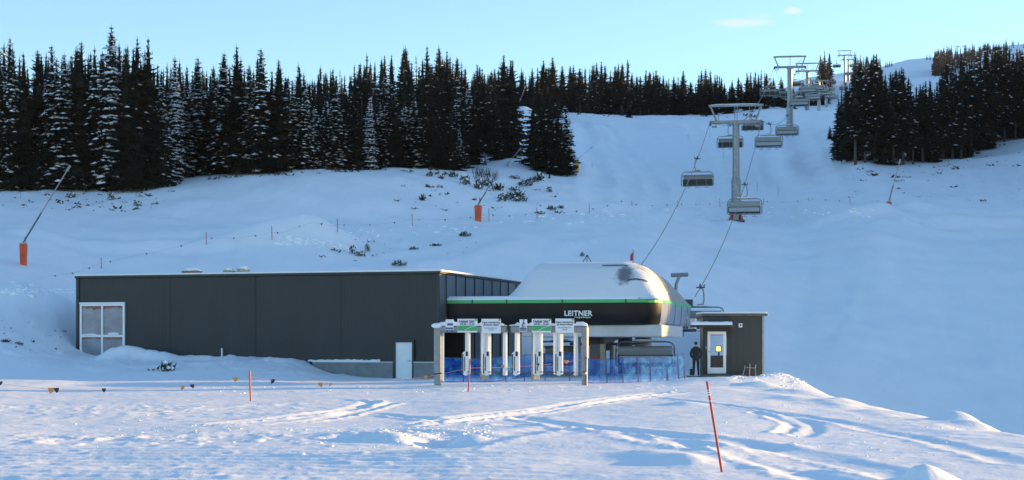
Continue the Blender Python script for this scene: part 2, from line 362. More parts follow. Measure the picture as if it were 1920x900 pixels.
HRUT = [([hyp(1500,300),hyp(1512,255),hyp(1545,215),hyp(1590,190),hyp(1650,172),hyp(1760,165)], .45, 2.6), ([hyp(1490,290),hyp(1500,245),hyp(1525,205),hyp(1570,180),hyp(1640,163)], .30, 1.5),
        ([hyp(1090,300),hyp(1110,220),hyp(1130,185),hyp(1120,160)], .25, 1.2), ([hyp(1130,300),hyp(1200,220),hyp(1240,180),hyp(1225,160)], .2, 1.0), ([hyp(1290,320),hyp(1330,240),hyp(1345,190),hyp(1330,160)], .2, 1.0), ([hyp(1440,300),hyp(1440,240),hyp(1460,200),hyp(1500,165)], .22, 1.0),
        ([hyp(640,163),hyp(760,162),hyp(900,164),hyp(1060,166)], -.25, 1.4), ([hyp(950,152),hyp(1080,156),hyp(1250,160),hyp(1420,163),hyp(1640,168),hyp(1900,166)], -.35, 1.6), ([hyp(60,124),hyp(250,122),hyp(450,124),hyp(640,128)], -.25, 1.3), ([hyp(660,120),hyp(800,122),hyp(960,130),hyp(1150,138),hyp(1400,146),hyp(1700,150)], .15, 1.6)]
def lumps(X, Y):
    z = 0
    for x, y, h, rx, ry in HEAPS:
        q = ((X-x)/rx)**2+((Y-y)/ry)**2
        z = z+h*np.exp(-q*1.1)
    return z
def base_h(X, Y):
    px = np.clip(CX+F*X/Y, PXF[0], PXF[-1]-.01); u = (px-PXF[0])/10.0; i = np.floor(u).astype(int); fu = u-i
    w = np.clip((np.log(Y)-LY0)/(LY1-LY0)*(NY-1), 0, NY-1.001); j = np.floor(w).astype(int); fw = w-j
    z = (_fine[i, j]*(1-fu)+_fine[i+1, j]*fu)*(1-fw)+(_fine[i, j+1]*(1-fu)+_fine[i+1, j+1]*fu)*fw
    xe = 12.2+.8*np.sin(Y*.11)+.5*np.sin(Y*.05+1)
    dx = np.maximum(X-xe+1.0, 0)
    drop = np.minimum(.5*dx*dx/(dx+2.5)*.62, 4.6)*(1-sst(Y, 90, 112))
    return z-drop
def height(X, Y, fine=True):
    X = np.asarray(X, float); Y = np.asarray(Y, float)
    z = base_h(X, Y)+lumps(X, Y)
    near = 1-sst(Y, 78, 92); hill = sst(Y, 95, 125)
    far = sst(Y, 180, 400)
    z = z+hill*(fbm(X/16, Y/16, 3)*.9+fbm(X/3.5, Y/5, 9)*.22+np.maximum(fbm(X/1.1, Y/1.6, 15, 3)-.12, 0)*.22)+far*fbm(X/60, Y/60, 21)*3
    z = z+near*(fbm(X/9, Y/11, 5, 2)*.07+fbm(X/2.6, Y/1.6, 11, 2)*.008)+(1-near)*(1-hill)*(fbm(X/1.6, Y/1.6, 13, 3)*.17+np.maximum(fbm(X/.6, Y/.8, 19, 3)-.15, 0)*.30)*(.35+.65*sst(-X, 7, 13))
    # wind-carved ripples running with the wind, and churned snow along the piste edge
    z = z+near*np.maximum(fbm(X/.9+Y*.3, Y/.5, 31, 3)-.24, 0)*.06
    churn = np.exp(-((Y-(34+.02*X))/2.2)**2)*sst(-X, -2, 4)+.7*np.exp(-((Y-48)/5)**2)*sst(-X, 2, 8)+.5*np.exp(-((Y-72)/3)**2)*sst(X,-6,0)*(1-sst(X,9,12))
    z = z+near*churn*(np.maximum(fbm(X/.35, Y/.45, 41, 3), -.05))*.08
    groom = (1-sst(Y, 29.5, 32))*sst(-X, -1.5, 1)                   # the raked track at the lower edge
    z = z+groom*(np.sin((Y+X*.12)*2*math.pi/.75)*.020*(1+1.3*vnoise(X/2.5,Y/2,55))+np.maximum(fbm(X/.3, (Y+X*.1)/.6, 51, 2)-.1, 0)*.03)
    z = z-near*.12*np.exp(-((Y-30.4-.15*X)/1.0)**2)*sst(X, -5, 0)*(1-sst(X, 4, 6))
    # groomer and ski tracks on the shaded slope, a terrace lip by the thicket
    if fine:
        mh = (Y > 110) & (Y < 420) & (np.abs(X/Y) < .4)
        if X.shape and mh.any():
            xs, ys = X[mh], Y[mh]; a = np.zeros(xs.shape); wob = vnoise(xs/6, ys/6, 81)*1.2
            for pts, d, w in HRUT:
                q, s = seg_dist(xs+wob, ys+wob, pts); a = a-d*np.exp(-(q/w)**2)+.6*d*np.exp(-((q-1.6*w)/(.6*w))**2)
            a = a+.10*vnoise((xs-.222*ys)/1.3, ys/26, 83)*sst(xs, .04*ys, .1*ys)
            z[mh] = z[mh]+a
    edge = np.exp(-((X-12.5)/3.5)**2)*sst(Y, 25, 40)*near
    z = z+edge*fbm(X/2.5, Y/3.5, 61, 3)*.25
    m = (Y < 95) & (np.abs(X) < 40)
    if m.any() and fine:
        xs = X[m] if X.shape else X; ys = Y[m] if Y.shape else Y; a = np.zeros(np.shape(xs))
        wob = vnoise(xs/1.3, ys/1.3, 71)*.25; crumb = fbm(xs/.18, ys/.25, 73, 2)
        for pts, d, w, r in RUTW:
            q, s = seg_dist(xs+wob, ys+wob, pts)
            a = a-.65*d*np.exp(-(q/w)**2)+.6*r*np.exp(-((q-1.5*w)/(.55*w))**2)*(s > 0)*(1+crumb)+.25*r*np.exp(-((q-1.5*w)/(.5*w))**2)*(s < 0)
        if X.shape: z[m] = z[m]+a
        else: z = z+a
    return z
def gz(X, Y): return float(height(np.array([X]), np.array([Y]))[0])
_SC = np.exp(np.linspace(math.log(20), math.log(1400), 2500))
def hit(px, py, ymin=20, ymax=1400):
    """first point of the ground a sight line through (px, py) meets beyond ymin"""
    X = (px-CX)*_SC/F; g = base_h(X, _SC)+lumps(X, _SC); r = CAMZ+(HOR-py)*_SC/F
    k = np.where((g >= r) & (_SC > ymin) & (_SC < ymax))[0]
    Y = float(_SC[k[0]]) if len(k) else ymax
    x = (px-CX)*Y/F; return Vector((x, Y, gz(x, Y)))

def build_terrain():
    a_in = np.linspace(-.37, .37, 620); out = np.exp(np.linspace(math.log(.37), math.log(1.1), 45))[1:]
    A = np.concatenate([-out[::-1], a_in, out])
    Y = np.concatenate([np.exp(np.linspace(math.log(3), math.log(20), 30))[:-1], np.exp(np.linspace(math.log(20), math.log(95), 420))[:-1], np.exp(np.linspace(math.log(95), math.log(400), 240))[:-1], np.exp(np.linspace(math.log(400), math.log(1600), 70))])
    AA, YY = np.meshgrid(A, Y); XX = AA*YY; ZZ = height(XX, YY)
    n, k = len(A), len(Y)
    me = bpy.data.meshes.new('snow_ground')
    co = np.stack([XX, YY, ZZ], -1).reshape(-1, 3)
    i = np.arange((k-1)*n).reshape(k-1, n)[:, :-1].ravel()
    q = np.stack([i, i+1, i+n+1, i+n], -1)
    me.vertices.add(len(co)); me.vertices.foreach_set('co', co.ravel())
    me.loops.add(q.size); me.loops.foreach_set('vertex_index', q.ravel().astype(np.int32))
    me.polygons.add(len(q)); me.polygons.foreach_set('loop_start', np.arange(0, q.size, 4, dtype=np.int32)); me.polygons.foreach_set('loop_total', np.full(len(q), 4, np.int32))
    me.polygons.foreach_set('use_smooth', np.ones(len(q), bool))
    me.update(calc_edges=True); me.materials.append(M['snow'])
    o = bpy.data.objects.new('snow_ground', me); C.objects.link(o); o['kind'] = 'structure'
build_terrain()
# ---------------------------------------------------------------- garage building
B0 = Vector((-4.1, 90, 0)); BW = Vector((-.958, .287, 0)).normalized(); BN = Vector((-.287, -.958, 0)).normalized(); BD = -BN
ZR = 6.15                                                 # eaves height
def fb(px, py, off=0.0):                                  # sight line meets the facade (moved out by off)
    k = (px-CX)/F; o = B0+BN*off
    s = (k*o.y-o.x)/(BW.x-k*BW.y); p = o+BW*s
    return s, CAMZ+(HOR-py)*p.y/F
def fp(s, z, off=0.0): p = B0+BW*s+BN*off; return Vector((p.x, p.y, z))
def fbox(mb, s0, s1, z0, z1, o0, o1, bev=0):              # box standing proud of the facade between offsets o0..o1
    c = fp((s0+s1)/2, (z0+z1)/2, (o0+o1)/2); mb.ob(c, -BW, BD, abs(s1-s0)/2, abs(o1-o0)/2, abs(z1-z0)/2, bev)
SL = fb(145, 600)[0]                                       # length of the facade
DEP = 16.5
g = thing('garage_building', 'long low dark grey metal-clad chair garage with flat snowy roof behind the snow bank', 'building', B0)
m = MB(); s0, s1 = 0, SL
wtop = ZR-.12
m.add([fp(0, -1, 0), fp(SL, -1, 0), fp(SL, wtop, 0), fp(0, wtop, 0), fp(SL, -1, -DEP), fp(SL, wtop, -DEP), fp(0, -1, -DEP), fp(0, wtop, -DEP)],
      [(0, 3, 2, 1), (1, 2, 5, 4), (4, 5, 7, 6)])
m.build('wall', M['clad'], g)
# side wall facing the lift, with a low opening for the chairs
sd_ = lambda q, z, o=0.0: Vector((B0.x+BD.x*q-BW.x*o, B0.y+BD.y*q-BW.y*o, z))
m = MB(); q0, q1, zt = .75, 4.4, 3.0
for a, b, c_, d in ((0, q0, -1, wtop), (q1, DEP, -1, wtop), (q0, q1, zt, wtop)):
    m.add([sd_(a, c_), sd_(b, c_), sd_(b, d), sd_(a, d)], [(0, 1, 2, 3)])
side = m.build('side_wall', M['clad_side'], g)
for q in np.arange(1.2, DEP, 1.75):
    m = MB(); m.ob(sd_(q, (3.1+wtop)/2 if q < q1+.2 else wtop/2, .02), BD, -BW, .035, .02, (wtop-3.15)/2 if q < q1+.2 else wtop/2); m.build('panel_joint', M['seam'], g)
m = MB(); m.add([sd_(q0, -1, -2), sd_(q1, -1, -2), sd_(q1, zt+.3, -2), sd_(q0, zt+.3, -2)], [(0, 1, 2, 3)])
m.add([sd_(q0, -1), sd_(q0, zt), sd_(q0, zt, -2), sd_(q0, -1, -2)], [(0, 1, 2, 3)]); m.add([sd_(q1, -1), sd_(q1, zt), sd_(q1, zt, -2), sd_(q1, -1, -2)], [(3, 2, 1, 0)])
m.add([sd_(q0, zt), sd_(q1, zt), sd_(q1, zt, -2), sd_(q0, zt, -2)], [(0, 1, 2, 3)])
m.build('chair_opening', M['void'], g)
# facade joints (barely visible, slightly proud cover strips)
for px in (316, 476, 636):
    m = MB(); s = fb(px, 590)[0]; fbox(m, s-.11, s+.11, 1.0, wtop-.02, 0, .018); m.build('cover_strip', M['clad'], g)
m = MB(); fbox(m, SL-.13, SL+.06, -.5, wtop-.05, .004, .06); m.build('corner_trim', M['seam'], g); m = MB(); fbox(m, -.05, .13, -.5, wtop-.05, .004, .06)
m.build('corner_trim', M['seam'], g)
m = MB(); m.ob(fp(SL/2, ZR-.10, -DEP/2), -BW, BD, SL/2+.12, DEP/2+.14, .10, .03)
roof = m.build('roof', M['seam'], g)
m = MB()                                                   # snow on the roof, rounded and uneven at the rim
nu, nv = 90, 24; rows = []
for j in range(nv+1):
    r = []
    for i in range(nu+1):
        u, v = i/nu, j/nv; e = min(u, 1-u)*SL; f_ = min(v, 1-v)*DEP; d = min(e, f_)
        hh = .05*min(1, (d/.25))**.5+(.06*min(1, d/1.5))*(1+.8*vnoise(np.array([u*14.]), np.array([v*8.]), 5)[0])
        p = fp(-.10+u*(SL+.2), ZR+.003+hh, .12-v*(DEP+.24)); r.append(p)
    rows.append(r)
m.grid(rows); m.build('roof_snow', M['snowcap'], roof, smooth=True)
m = MB(); fbox(m, -.13, SL+.13, ZR-.045, ZR+.03, .142, .165); m.ob(sd_(DEP/2, ZR-.01, .135), BD, -BW, DEP/2, .012, .045)
m.build('eaves_trim', M['white'], roof)
# small snow-capped boxes on the roof: roof hatches
for px, py, w_, h_, cap in ((360, 508, .50, .10, 1), (430, 506, .24, .10, 0), (456, 504, .25, .17, 1)):
    s, z = fb(px, py, -1.5); hb = MB(); hb.ob(fp(s, ZR+.10+h_/2, -1.5), -BW, BD, w_, .4, h_/2+.04, .03)
    hx = hb.build('roof_hatch', M['redwood'] if px < 400 else M['wood'], g)
    sb = MB(); sb.blob(fp(s-.05, ZR+.18+h_, -1.5), w_*1.08, .5, .15, int(px)); sb.build('snow_cap', M['snowcap'], hx, smooth=True)
# window with four covered panes
wa, zt_ = fb(151, 570); wb, _ = fb(235, 570); _, zb_ = fb(193, 690)
m = MB(); fr = .13
wm, zm = (wa+wb)/2, fb(193, 630)[1]
for a, b, c_, d in ((wa, wa-fr, zb_, zt_), (wb+fr, wb, zb_, zt_), (wa-fr, wb+fr, zt_-fr, zt_), (wa-fr, wb+fr, zb_, zb_+fr), (wm+.06, wm-.06, zb_+fr, zt_-fr)):
    fbox(m, a, b, c_, d, .004, .10)
fbox(m, wa-fr, wm+.06, zm-.07, zm+.07, .004, .095); fbox(m, wm-.06, wb+fr, zm-.07, zm+.07, .004, .095)
win = m.build('window', M['white'], g)
for a, b in ((wa-fr, wm+.06), (wm-.06, wb+fr)):
    for c_, d in ((zb_+fr, zm-.07), (zm+.07, zt_-fr)):
        p_ = MB(); fbox(p_, a, b, c_, d, .006, .03); p_.build('pane', M['pane'], win)
        t_ = MB(); rr = random.Random(int(a*10+d*7))
        n_ = 9
        top = [fp(a+(b-a)*i/n_, d, .034) for i in range(n_+1)]; bot = [fp(a+(b-a)*i/n_, d-.05-.22*rr.random()*(1 if d > 4 else .5), .034) for i in range(n_+1)]
        t_.grid([bot, top]); t_.build('ragged_strip', M['redwood'], win)  # reddish ragged strip along the top of the pane
m = MB(); fbox(m, wa+.03, wb-.03, zt_, zt_+.09, .0, .16, .03); m.build('window_snow', M['snowcap'], win); m = MB(); m.blob(fp((wb+fr+wm)/2-.1, zm+.12, .1), .4, .1, .1, 3); m.build('window_snow', M['snowcap'], win, smooth=True); m = MB(); m.blob(fp((wa+wm)/2, zm+.10, .1), .6, .07, .05, 4)
m.build('window_snow', M['snowcap'], win, smooth=False)
# door
da, dt = fb(743, 642); db, dbm = fb(774, 710)
m = MB(); fbox(m, da, db, .04, dt, .03, .09); dr = m.build('door', M['door'], g)
m = MB(); fbox(m, da+.11, da, .0, dt+.12, .006, .15); fbox(m, db, db-.11, .0, dt+.12, .006, .15); fbox(m, da, db, dt, dt+.12, .006, .15)
m.build('door_frame', M['seam'], dr)
m = MB(); m.tube([fp(db+.13, 1.05, .09), fp(db+.13, 1.05, .15), fp(db+.26, 1.05, .15)], .018, 6); m.build('door_handle', M['steeldark'], dr)
# plinth
pa, pz = fb(586, 679, .22); 
m = MB(); fbox(m, pa, da+.13, -.4, pz, .004, .22); fbox(m, db-.13, .02, -.4, pz, .004, .22); m.build('foundation_wall', M['concrete'], g)
m = MB(); fbox(m, pa, da+.13, pz, pz+.035, .002, .26); fbox(m, db-.13, .02, pz, pz+.035, .002, .26); m.build('plinth_cap', M['white'], g)
m = MB(); ss = [pa+.3-i*(pa-da-.6)/30 for i in range(31)]
m.grid([[fp(s, pz+.037, .25) for s in ss], [fp(s, pz+.10+.06*rnd.random(), .17) for s in ss], [fp(s, pz+.10+.10*rnd.random(), .03) for s in ss]])
m.build('ledge_snow', M['snowcap'], g, smooth=True)
s, z = fb(419, 664); m = MB(); m.tube([fp(s, z-.5, .2), fp(s, z+.35, .2)], .05, 8); m.build('vent_pipe', M['white'], g)

# ---------------------------------------------------------------- lift station
U = Vector((.222, .975, 0)).normalized(); V = Vector((.975, -.222, 0)).normalized()
S0 = Vector((-.1, 90.47, 0))                               # front left corner of the dome (p = 0, q = 0)
WD, LN = 8.5, 16.2
ZG, ZF = 4.36, 3.10                                        # green rim, lower edge of the black skirt
def sp(p, q, z): return Vector((S0.x+V.x*p+U.x*q, S0.y+V.y*p+U.y*q, z))
st = thing('lift_station', 'chairlift bottom station with snow-covered domed roof, black skirt and green rim', 'lift station', sp(4, 6, 0))
def outline(inset=0.0, n=7, ext=-3.75, rad=1.5):
    """front edge from the garage end, round the right front corner, along the right side, across the far end"""
    pts = [(ext, inset)]+[(x, inset) for x in np.linspace(ext+.8, WD-rad-inset, 10)]
    r = max(rad-inset*.0, .1)
    pts += [(WD-r-inset+r*math.sin(t), inset+r-r*math.cos(t)) for t in np.linspace(.1, math.pi/2, n)]
    pts += [(WD-inset, q) for q in np.linspace(r+inset+.6, LN-1.2-inset, 9)]
    pts += [(WD-inset-1.2+1.2*math.cos(t), LN-1.2-inset+1.2*math.sin(t)) for t in np.linspace(.15, math.pi/2, 5)]
    pts += [(1.2, LN-inset)]
    return pts
ol = outline(); i_c = 16                                   # index where the black skirt takes on the painted sky reflection
def strip(pts, zs, ins):
    return [[sp(*( (p[0]-0, p[1]) ), z) if k == 0 else sp(p[0], p[1], z) for p in outline(k)] for z, k in zip(zs, ins)]
rows = strip(ol, (ZF-.02, ZF+.10, ZF+.65, ZG-.03), (.22, .10, .02, .0))
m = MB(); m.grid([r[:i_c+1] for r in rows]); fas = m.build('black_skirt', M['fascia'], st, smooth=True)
m = MB(); m.grid([r[i_c:] for r in rows]); m.build('reflection_tinted_skirt', M['fascia_side'], st, smooth=True)
for k in (i_c+3, i_c+5, i_c+7, i_c+9, i_c+11):
    m = MB()
    for a, b in zip([r[k] for r in rows[:-1]], [r[k] for r in rows[1:]]):
        m.tube([a+V*.004, b+V*.004], .018, 4)
    m.build('panel_joint', M['seam'], st)
m = MB(); g0 = outline(-.03); g1 = outline(.02)
m.grid([[sp(p[0], p[1], ZG-.05) for p in g0], [sp(p[0], p[1], ZG+.13) for p in g0], [sp(p[0], p[1], ZG+.15) for p in outline(.25)]])
m.build('green_rim', M['green'], st)
for p in (-2.2, -.2, 3.0, 6.6):
    m = MB(); m.ob(sp(p, -.045, ZG+.04), V, U, .03, .02, .11); m.build('rim_joint', M['seam'], st)
# soffit under the canopy
m = MB(); il = [sp(p[0], p[1], ZF+.02) for p in outline(.25)]
m.add(il+[sp(-3.75, LN-.25, ZF+.02)], [tuple(range(len(il), -1, -1))]); m.build('soffit', M['steeldark'], st)
# domed roof
def roof_h(q):
    return float(np.interp(q, [0, .35, .9, 1.6, 2.3, 3.2, 5, 8, 11, 14, 15.6, LN], [0, .48, 1.15, 1.8, 2.12, 2.25, 2.24, 2.12, 1.9, 1.42, .8, 0]))
def roof_x(s):                                             # cross profile, s = -1..1
    a = abs(s)
    return float(np.interp(a, [0, .5, .60, .70, .80, .90, .97, 1.0], [1, 1, .97, .90, .76, .50, .22, 0])) if s > 0 else float(np.interp(a, [0, .55, .64, .75, .88, 1.0], [1, 1, .95, .66, .28, 0]))
nq, npn = 60, 56
def roof_pt(u, v, lift=0.0):
    q = .12+v*(LN-.3); s = -1+2*u
    return sp(-.75+(WD+.65)*u, q, ZG+.14+roof_h(v*LN)*roof_x(s)+lift)
vv = [ (j/nq)**1.35 for j in range(nq+1)]
m = MB(); m.grid([[roof_pt(i/npn, v, .0) for i in range(npn+1)] for v in vv]); 

def dome_material():
    """snow lying on grey metal panels: a bare patch near the right front corner and scoured streaks on the right slope"""
    mt = bpy.data.materials.new('dome_snow_on_metal'); mt.use_nodes = True; nt = mt.node_tree; b = nt.nodes['Principled BSDF']; N = nt.nodes.new; L = nt.links.new
    tc = N('ShaderNodeTexCoord'); sep = N('ShaderNodeSeparateXYZ')
    mp = N('ShaderNodeMapping'); mp.vector_type = 'POINT'; ang = math.atan2(V.y, V.x)
    mp.inputs['Rotation'].default_value = (0, 0, -ang); L(tc.outputs['Object'], mp.inputs['Vector']); L(mp.outputs['Vector'], sep.inputs['Vector'])   # x = across (p-4), y = along (q-6)
    mp2 = N('ShaderNodeMapping'); mp2.inputs['Scale'].default_value = (.7, 2.6, .5); L(mp.outputs['Vector'], mp2.inputs['Vector'])
    n1 = N('ShaderNodeTexNoise'); n1.inputs['Scale'].default_value = 1.6; n1.inputs['Detail'].default_value = 8; n1.inputs['Roughness'].default_value = .7; L(mp2.outputs['Vector'], n1.inputs['Vector'])
    n2 = N('ShaderNodeTexNoise'); n2.inputs['Scale'].default_value = 2.4; n2.inputs['Detail'].default_value = 8; n2.inputs['Roughness'].default_value = .72; L(mp.outputs['Vector'], n2.inputs['Vector'])
    def math_(op, a, b_=None, c=None):
        k = N('ShaderNodeMath'); k.operation = op; k.use_clamp = False
        for i, x in enumerate((a, b_, c)):
            if x is None: continue
            if isinstance(x, (int, float)): k.inputs[i].default_value = x
            else: L(x, k.inputs[i])
        return k.outputs[0]
    def smooth(x, a, b_):
        r = N('ShaderNodeMapRange'); r.interpolation_type = 'SMOOTHSTEP'; r.inputs['From Min'].default_value = a; r.inputs['From Max'].default_value = b_; L(x, r.inputs['Value']); return r.outputs['Result']
    # right slope: streaky, scoured beyond p = 7.2
    side_ = smooth(sep.outputs['X'], 2.3, 3.3); front = smooth(sep.outputs['Y'], -4.6, -3.4)
    streak = math_('MULTIPLY', math_('MULTIPLY', side_, front), smooth(n1.outputs['Fac'], .44, .58))
    far_ = math_('MULTIPLY', side_, smooth(sep.outputs['Y'], -1.2, -.2))
    # bare patch on the front slope
    d = N('ShaderNodeVectorMath'); d.operation = 'SUBTRACT'; d.inputs[1].default_value = (2.35, -4.75, 5.95); L(mp.outputs['Vector'], d.inputs[0])
    sc_ = N('ShaderNodeVectorMath'); sc_.operation = 'MULTIPLY'; sc_.inputs[1].default_value = (1.35, .7, 1.15); L(d.outputs[0], sc_.inputs[0])
    ln = N('ShaderNodeVectorMath'); ln.operation = 'LENGTH'; L(sc_.outputs[0], ln.inputs[0])
    patch = smooth(math_('ADD', math_('MULTIPLY', ln.outputs['Value'], -1.0), math_('MULTIPLY_ADD', n2.outputs['Fac'], 1.5, .06)), -.10, .42)
    bare = math_('MAXIMUM', math_('MULTIPLY', streak, .85), math_('MULTIPLY', patch, .92))
    cm = N('ShaderNodeMix'); cm.data_type = 'RGBA'; cm.inputs['A'].default_value = (.74, .77, .80, 1); cm.inputs['B'].default_value = (.13, .14, .15, 1)
    L(bare, cm.inputs['Factor'])
    cm2 = N('ShaderNodeMix'); cm2.data_type = 'RGBA'; L(cm.outputs['Result'], cm2.inputs['A']); cm2.inputs['B'].default_value = (.30, .29, .28, 1)
    L(math_('MULTIPLY', far_, smooth(n2.outputs['Fac'], .30, .42)), cm2.inputs['Factor']); L(cm2.outputs['Result'], b.inputs['Base Color'])
    b.inputs['Roughness'].default_value = .55
    bp = N('ShaderNodeBump'); bp.inputs['Strength'].default_value = .7; bp.inputs['Distance'].default_value = .06
    L(math_('ADD', n1.outputs['Fac'], n2.outputs['Fac']), bp.inputs['Height']); L(bp.outputs['Normal'], b.inputs['Normal'])
    return mt
dome = m.build('domed_roof', dome_material(), st, smooth=True)
m = MB()                                                   # rubber seam over the right slope
m.grid([[roof_pt(.60+.39*t, .30+.03*t+dv, .04) for dv in (0, .022)] for t in np.linspace(0, 1, 18)]); m.build('roof_seam', M['steeldark'], dome); m = MB()
m.grid([[roof_pt(.80+.115*t, .05+.02*t+dv, .045) for dv in (0, .006)] for t in np.linspace(0, 1, 10)]); m.build('roof_seam', M['steeldark'], dome); m = MB()
m.grid([[roof_pt(.62+.16*t, .115+dv, .05) for dv in (0, .008)] for t in np.linspace(0, 1, 6)])
m.build('roof_seam', M['steeldark'], dome)
# snow over the flat canopy between dome and garage
m = MB(); rows = []
for q in np.linspace(-.02, 6, 14):
    r = []
    for p in np.linspace(-3.75, .5, 20):
        k = min(1, max(0, q)/.35)**.6; bump = max(0, 1-abs(p-.5)/1.2)*.5*min(1, q/1.5)
        r.append(sp(p, q, ZG+.13+.12*k+bump+.05*k*float(vnoise(np.array([p*1.7]), np.array([q*1.7]), 8)[0])))
    rows.append(r)
m.grid(rows); m.build('canopy_snow', M['snowcap'], st, smooth=True)
m = MB(); ps = np.linspace(-3.7, WD-1.2, 70)
m.grid([[sp(p, -.035, ZG+.135) for p in ps], [sp(p, -.02, ZG+.17+.06*abs(float(vnoise(np.array([p*2.3]), np.array([0.5]), 4)[0]))) for p in ps], [sp(p, .4, ZG+.36) for p in ps]])
m.build('rim_snow', M['snowcap'], st, smooth=True)
# pale steel skirt and drive beams below
m = MB(); m.ob(sp(4.55, 5.4, ZF-.36), V, U, 4.0, 4.9, .34, .05); m.build('under_frame', M['band'], st)
m = MB(); m.ob(sp(-1.6, 2.2, ZF-.2), V, U, 1.9, .2, .16); m.build('rail_box', M['steeldark'], st)
def sx(px, q):                                             # p for a given column at depth q
    k = (px-CX)/F; o = S0+U*q; return (k*o.y-o.x)/(V.x-k*V.y)
m = MB(); p_ = sx(1121, 3); m.ob(sp(p_, 3, 1.0), V, U, .42, .40, 1.6)
m.add([sp(p_-.42, 2.6, 2.0), sp(p_+.42, 2.6, 2.0), sp(p_+1.5, 2.6, ZF-.7), sp(p_-.9, 2.6, ZF-.7), sp(p_-.42, 3.4, 2.0), sp(p_+.42, 3.4, 2.0), sp(p_+1.5, 3.4, ZF-.7), sp(p_-.9, 3.4, ZF-.7)],
      [(0, 1, 2, 3), (1, 5, 6, 2), (5, 4, 7, 6), (4, 0, 3, 7)])
pil = m.build('support_pillar', M['steeldark'], st)
m = MB(); m.ob(sp(p_+.36, 2.56, .9), V, U, .14, .06, 1.1); m.build('sunlit_face_strip', M['wood'], pil)  # beige strip paints in the sunlit right face of the pillar
m = MB(); m.ob(sp(p_-.1, 2.57, 1.22), V, U, .2, .02, .1); m.build('warning_plate', M['red'], pil)
for px, q, w_, mt in ((1172, 8, .38, 'steeldark'), (1206, 9, .5, 'steel'), (1084, 4, .16, 'steel'), (1148, 11, .16, 'steel')):
    m = MB(); p_ = sx(px, q); m.tube([sp(p_, q, -.5), sp(p_, q, ZF-.6)], w_, 16) if mt == 'steel' else m.ob(sp(p_, q, 1.0), V, U, w_, .35, 1.7)
    m.build('support_pillar', M[mt], st)
# bull wheel seen edge-on under the canopy
m = MB(); c0 = sp(4.6, 6.5, ZF-1.1)
m.tube([c0+V*(2.3*math.cos(t))+U*(2.3*math.sin(t)) for t in np.linspace(0, 2*math.pi, 41)], .09, 6, False)
for t in np.linspace(0, math.pi, 4)[:-1]: m.tube([c0-V*(2.3*math.cos(t))-U*(2.3*math.sin(t)), c0+V*(2.3*math.cos(t))+U*(2.3*math.sin(t))], .06, 6)
m.tube([c0+Vector((0, 0, -.4)), c0+Vector((0, 0, .8))], .25, 10); m.build('bull_wheel', M['steeldark'], st)
# exit gear at the far right end
m = MB(); 
for q, p, l in ((LN-1.2, WD-.5, 1.6), (LN-.3, WD-.9, 1.8)): m.tube([sp(p-l/2, q, ZF-.25), sp(p+l*.55, q, ZF-.22)], .09, 8)
for k in range(6): m.tube([sp(WD-.9+.0, LN-2.2+k*.5, ZF-.42), sp(WD-.62, LN-2.2+k*.5, ZF-.42)], .2, 10)
m.build('exit_gear', M['steeldark'], st); m = MB(); m.ob(sp(WD+.05, LN-.6, ZF+.2), V, U, .22, .5, .35); m.build('end_plate', M['alu'], st); m = MB(); m.ob(sp(WD-.3, LN+.1, ZG+.3), V, U, .3, .2, .25); m.build('exit_gear', M['steeldark'], st)
# bracket behind the dome
m = MB(); a = at(1258, 516, 101.5); b = at(1290, 515, 101.5)
m.tube([a, b], .13, 8); m.tube([at(1274, 518, 101.5), at(1268, 532, 101.5), at(1266, 560, 101.5)], .10, 8); m.build('roof_bracket', M['steel'], st)
# lettering
tp = sx(1084, 0)
text('lettering', 'LEITNER', .40, sp(tp, -.022, CAMZ+(HOR-587.6)*89.2/F), V, (0, 0, 1), M['letter'], fas, .012, ext=.012, space=1.08)
text('lettering', 'ropeways', .15, sp(tp+.25, .0, CAMZ+(HOR-594.4)*89.2/F), V, (0, 0, 1), M['letter'], fas, .004, space=1.6, ext=.03)
text('lettering', 'L', .42, sp(WD+.02, LN-3.2, ZG-.62), U, (0, 0, 1), M['letter'], st, .02, ext=.01)
# small red flag on a stick at the top of the roof
f = thing('red_flag', 'small red flag on a short pole at the top right of the station roof', 'flag', at(1186, 492, 92.4))
m = MB(); m.tube([at(1187, 494, 92.4), at(1187.5, 468, 92.4)], .035, 6); m.build('flag_pole', M['steeldark'], f)
m = MB(); m.grid([[at(1186.5, y, 92.4), at(1184.5-(y-472)*.18, y+3, 92.45), at(1182-(y-472)*.05, y+6, 92.4)] for y in (472, 477, 482, 487)]); m.build('cloth', M['red'], f)
# wooden tripod seen over the roof
f = thing('tripod_marker', 'thin wooden tripod standing in snow behind the station roof', 'tripod', hit(1101, 494, 112)); 
b_ = wloc(f); m = MB()
for dx, dy in ((-.55, 0), (.55, .1), (0, .5)): m.tube([b_+Vector((dx, dy, -.2)), b_+Vector((0, .1, .75))], .03, 5)
m.build('leg', M['twig'], f)

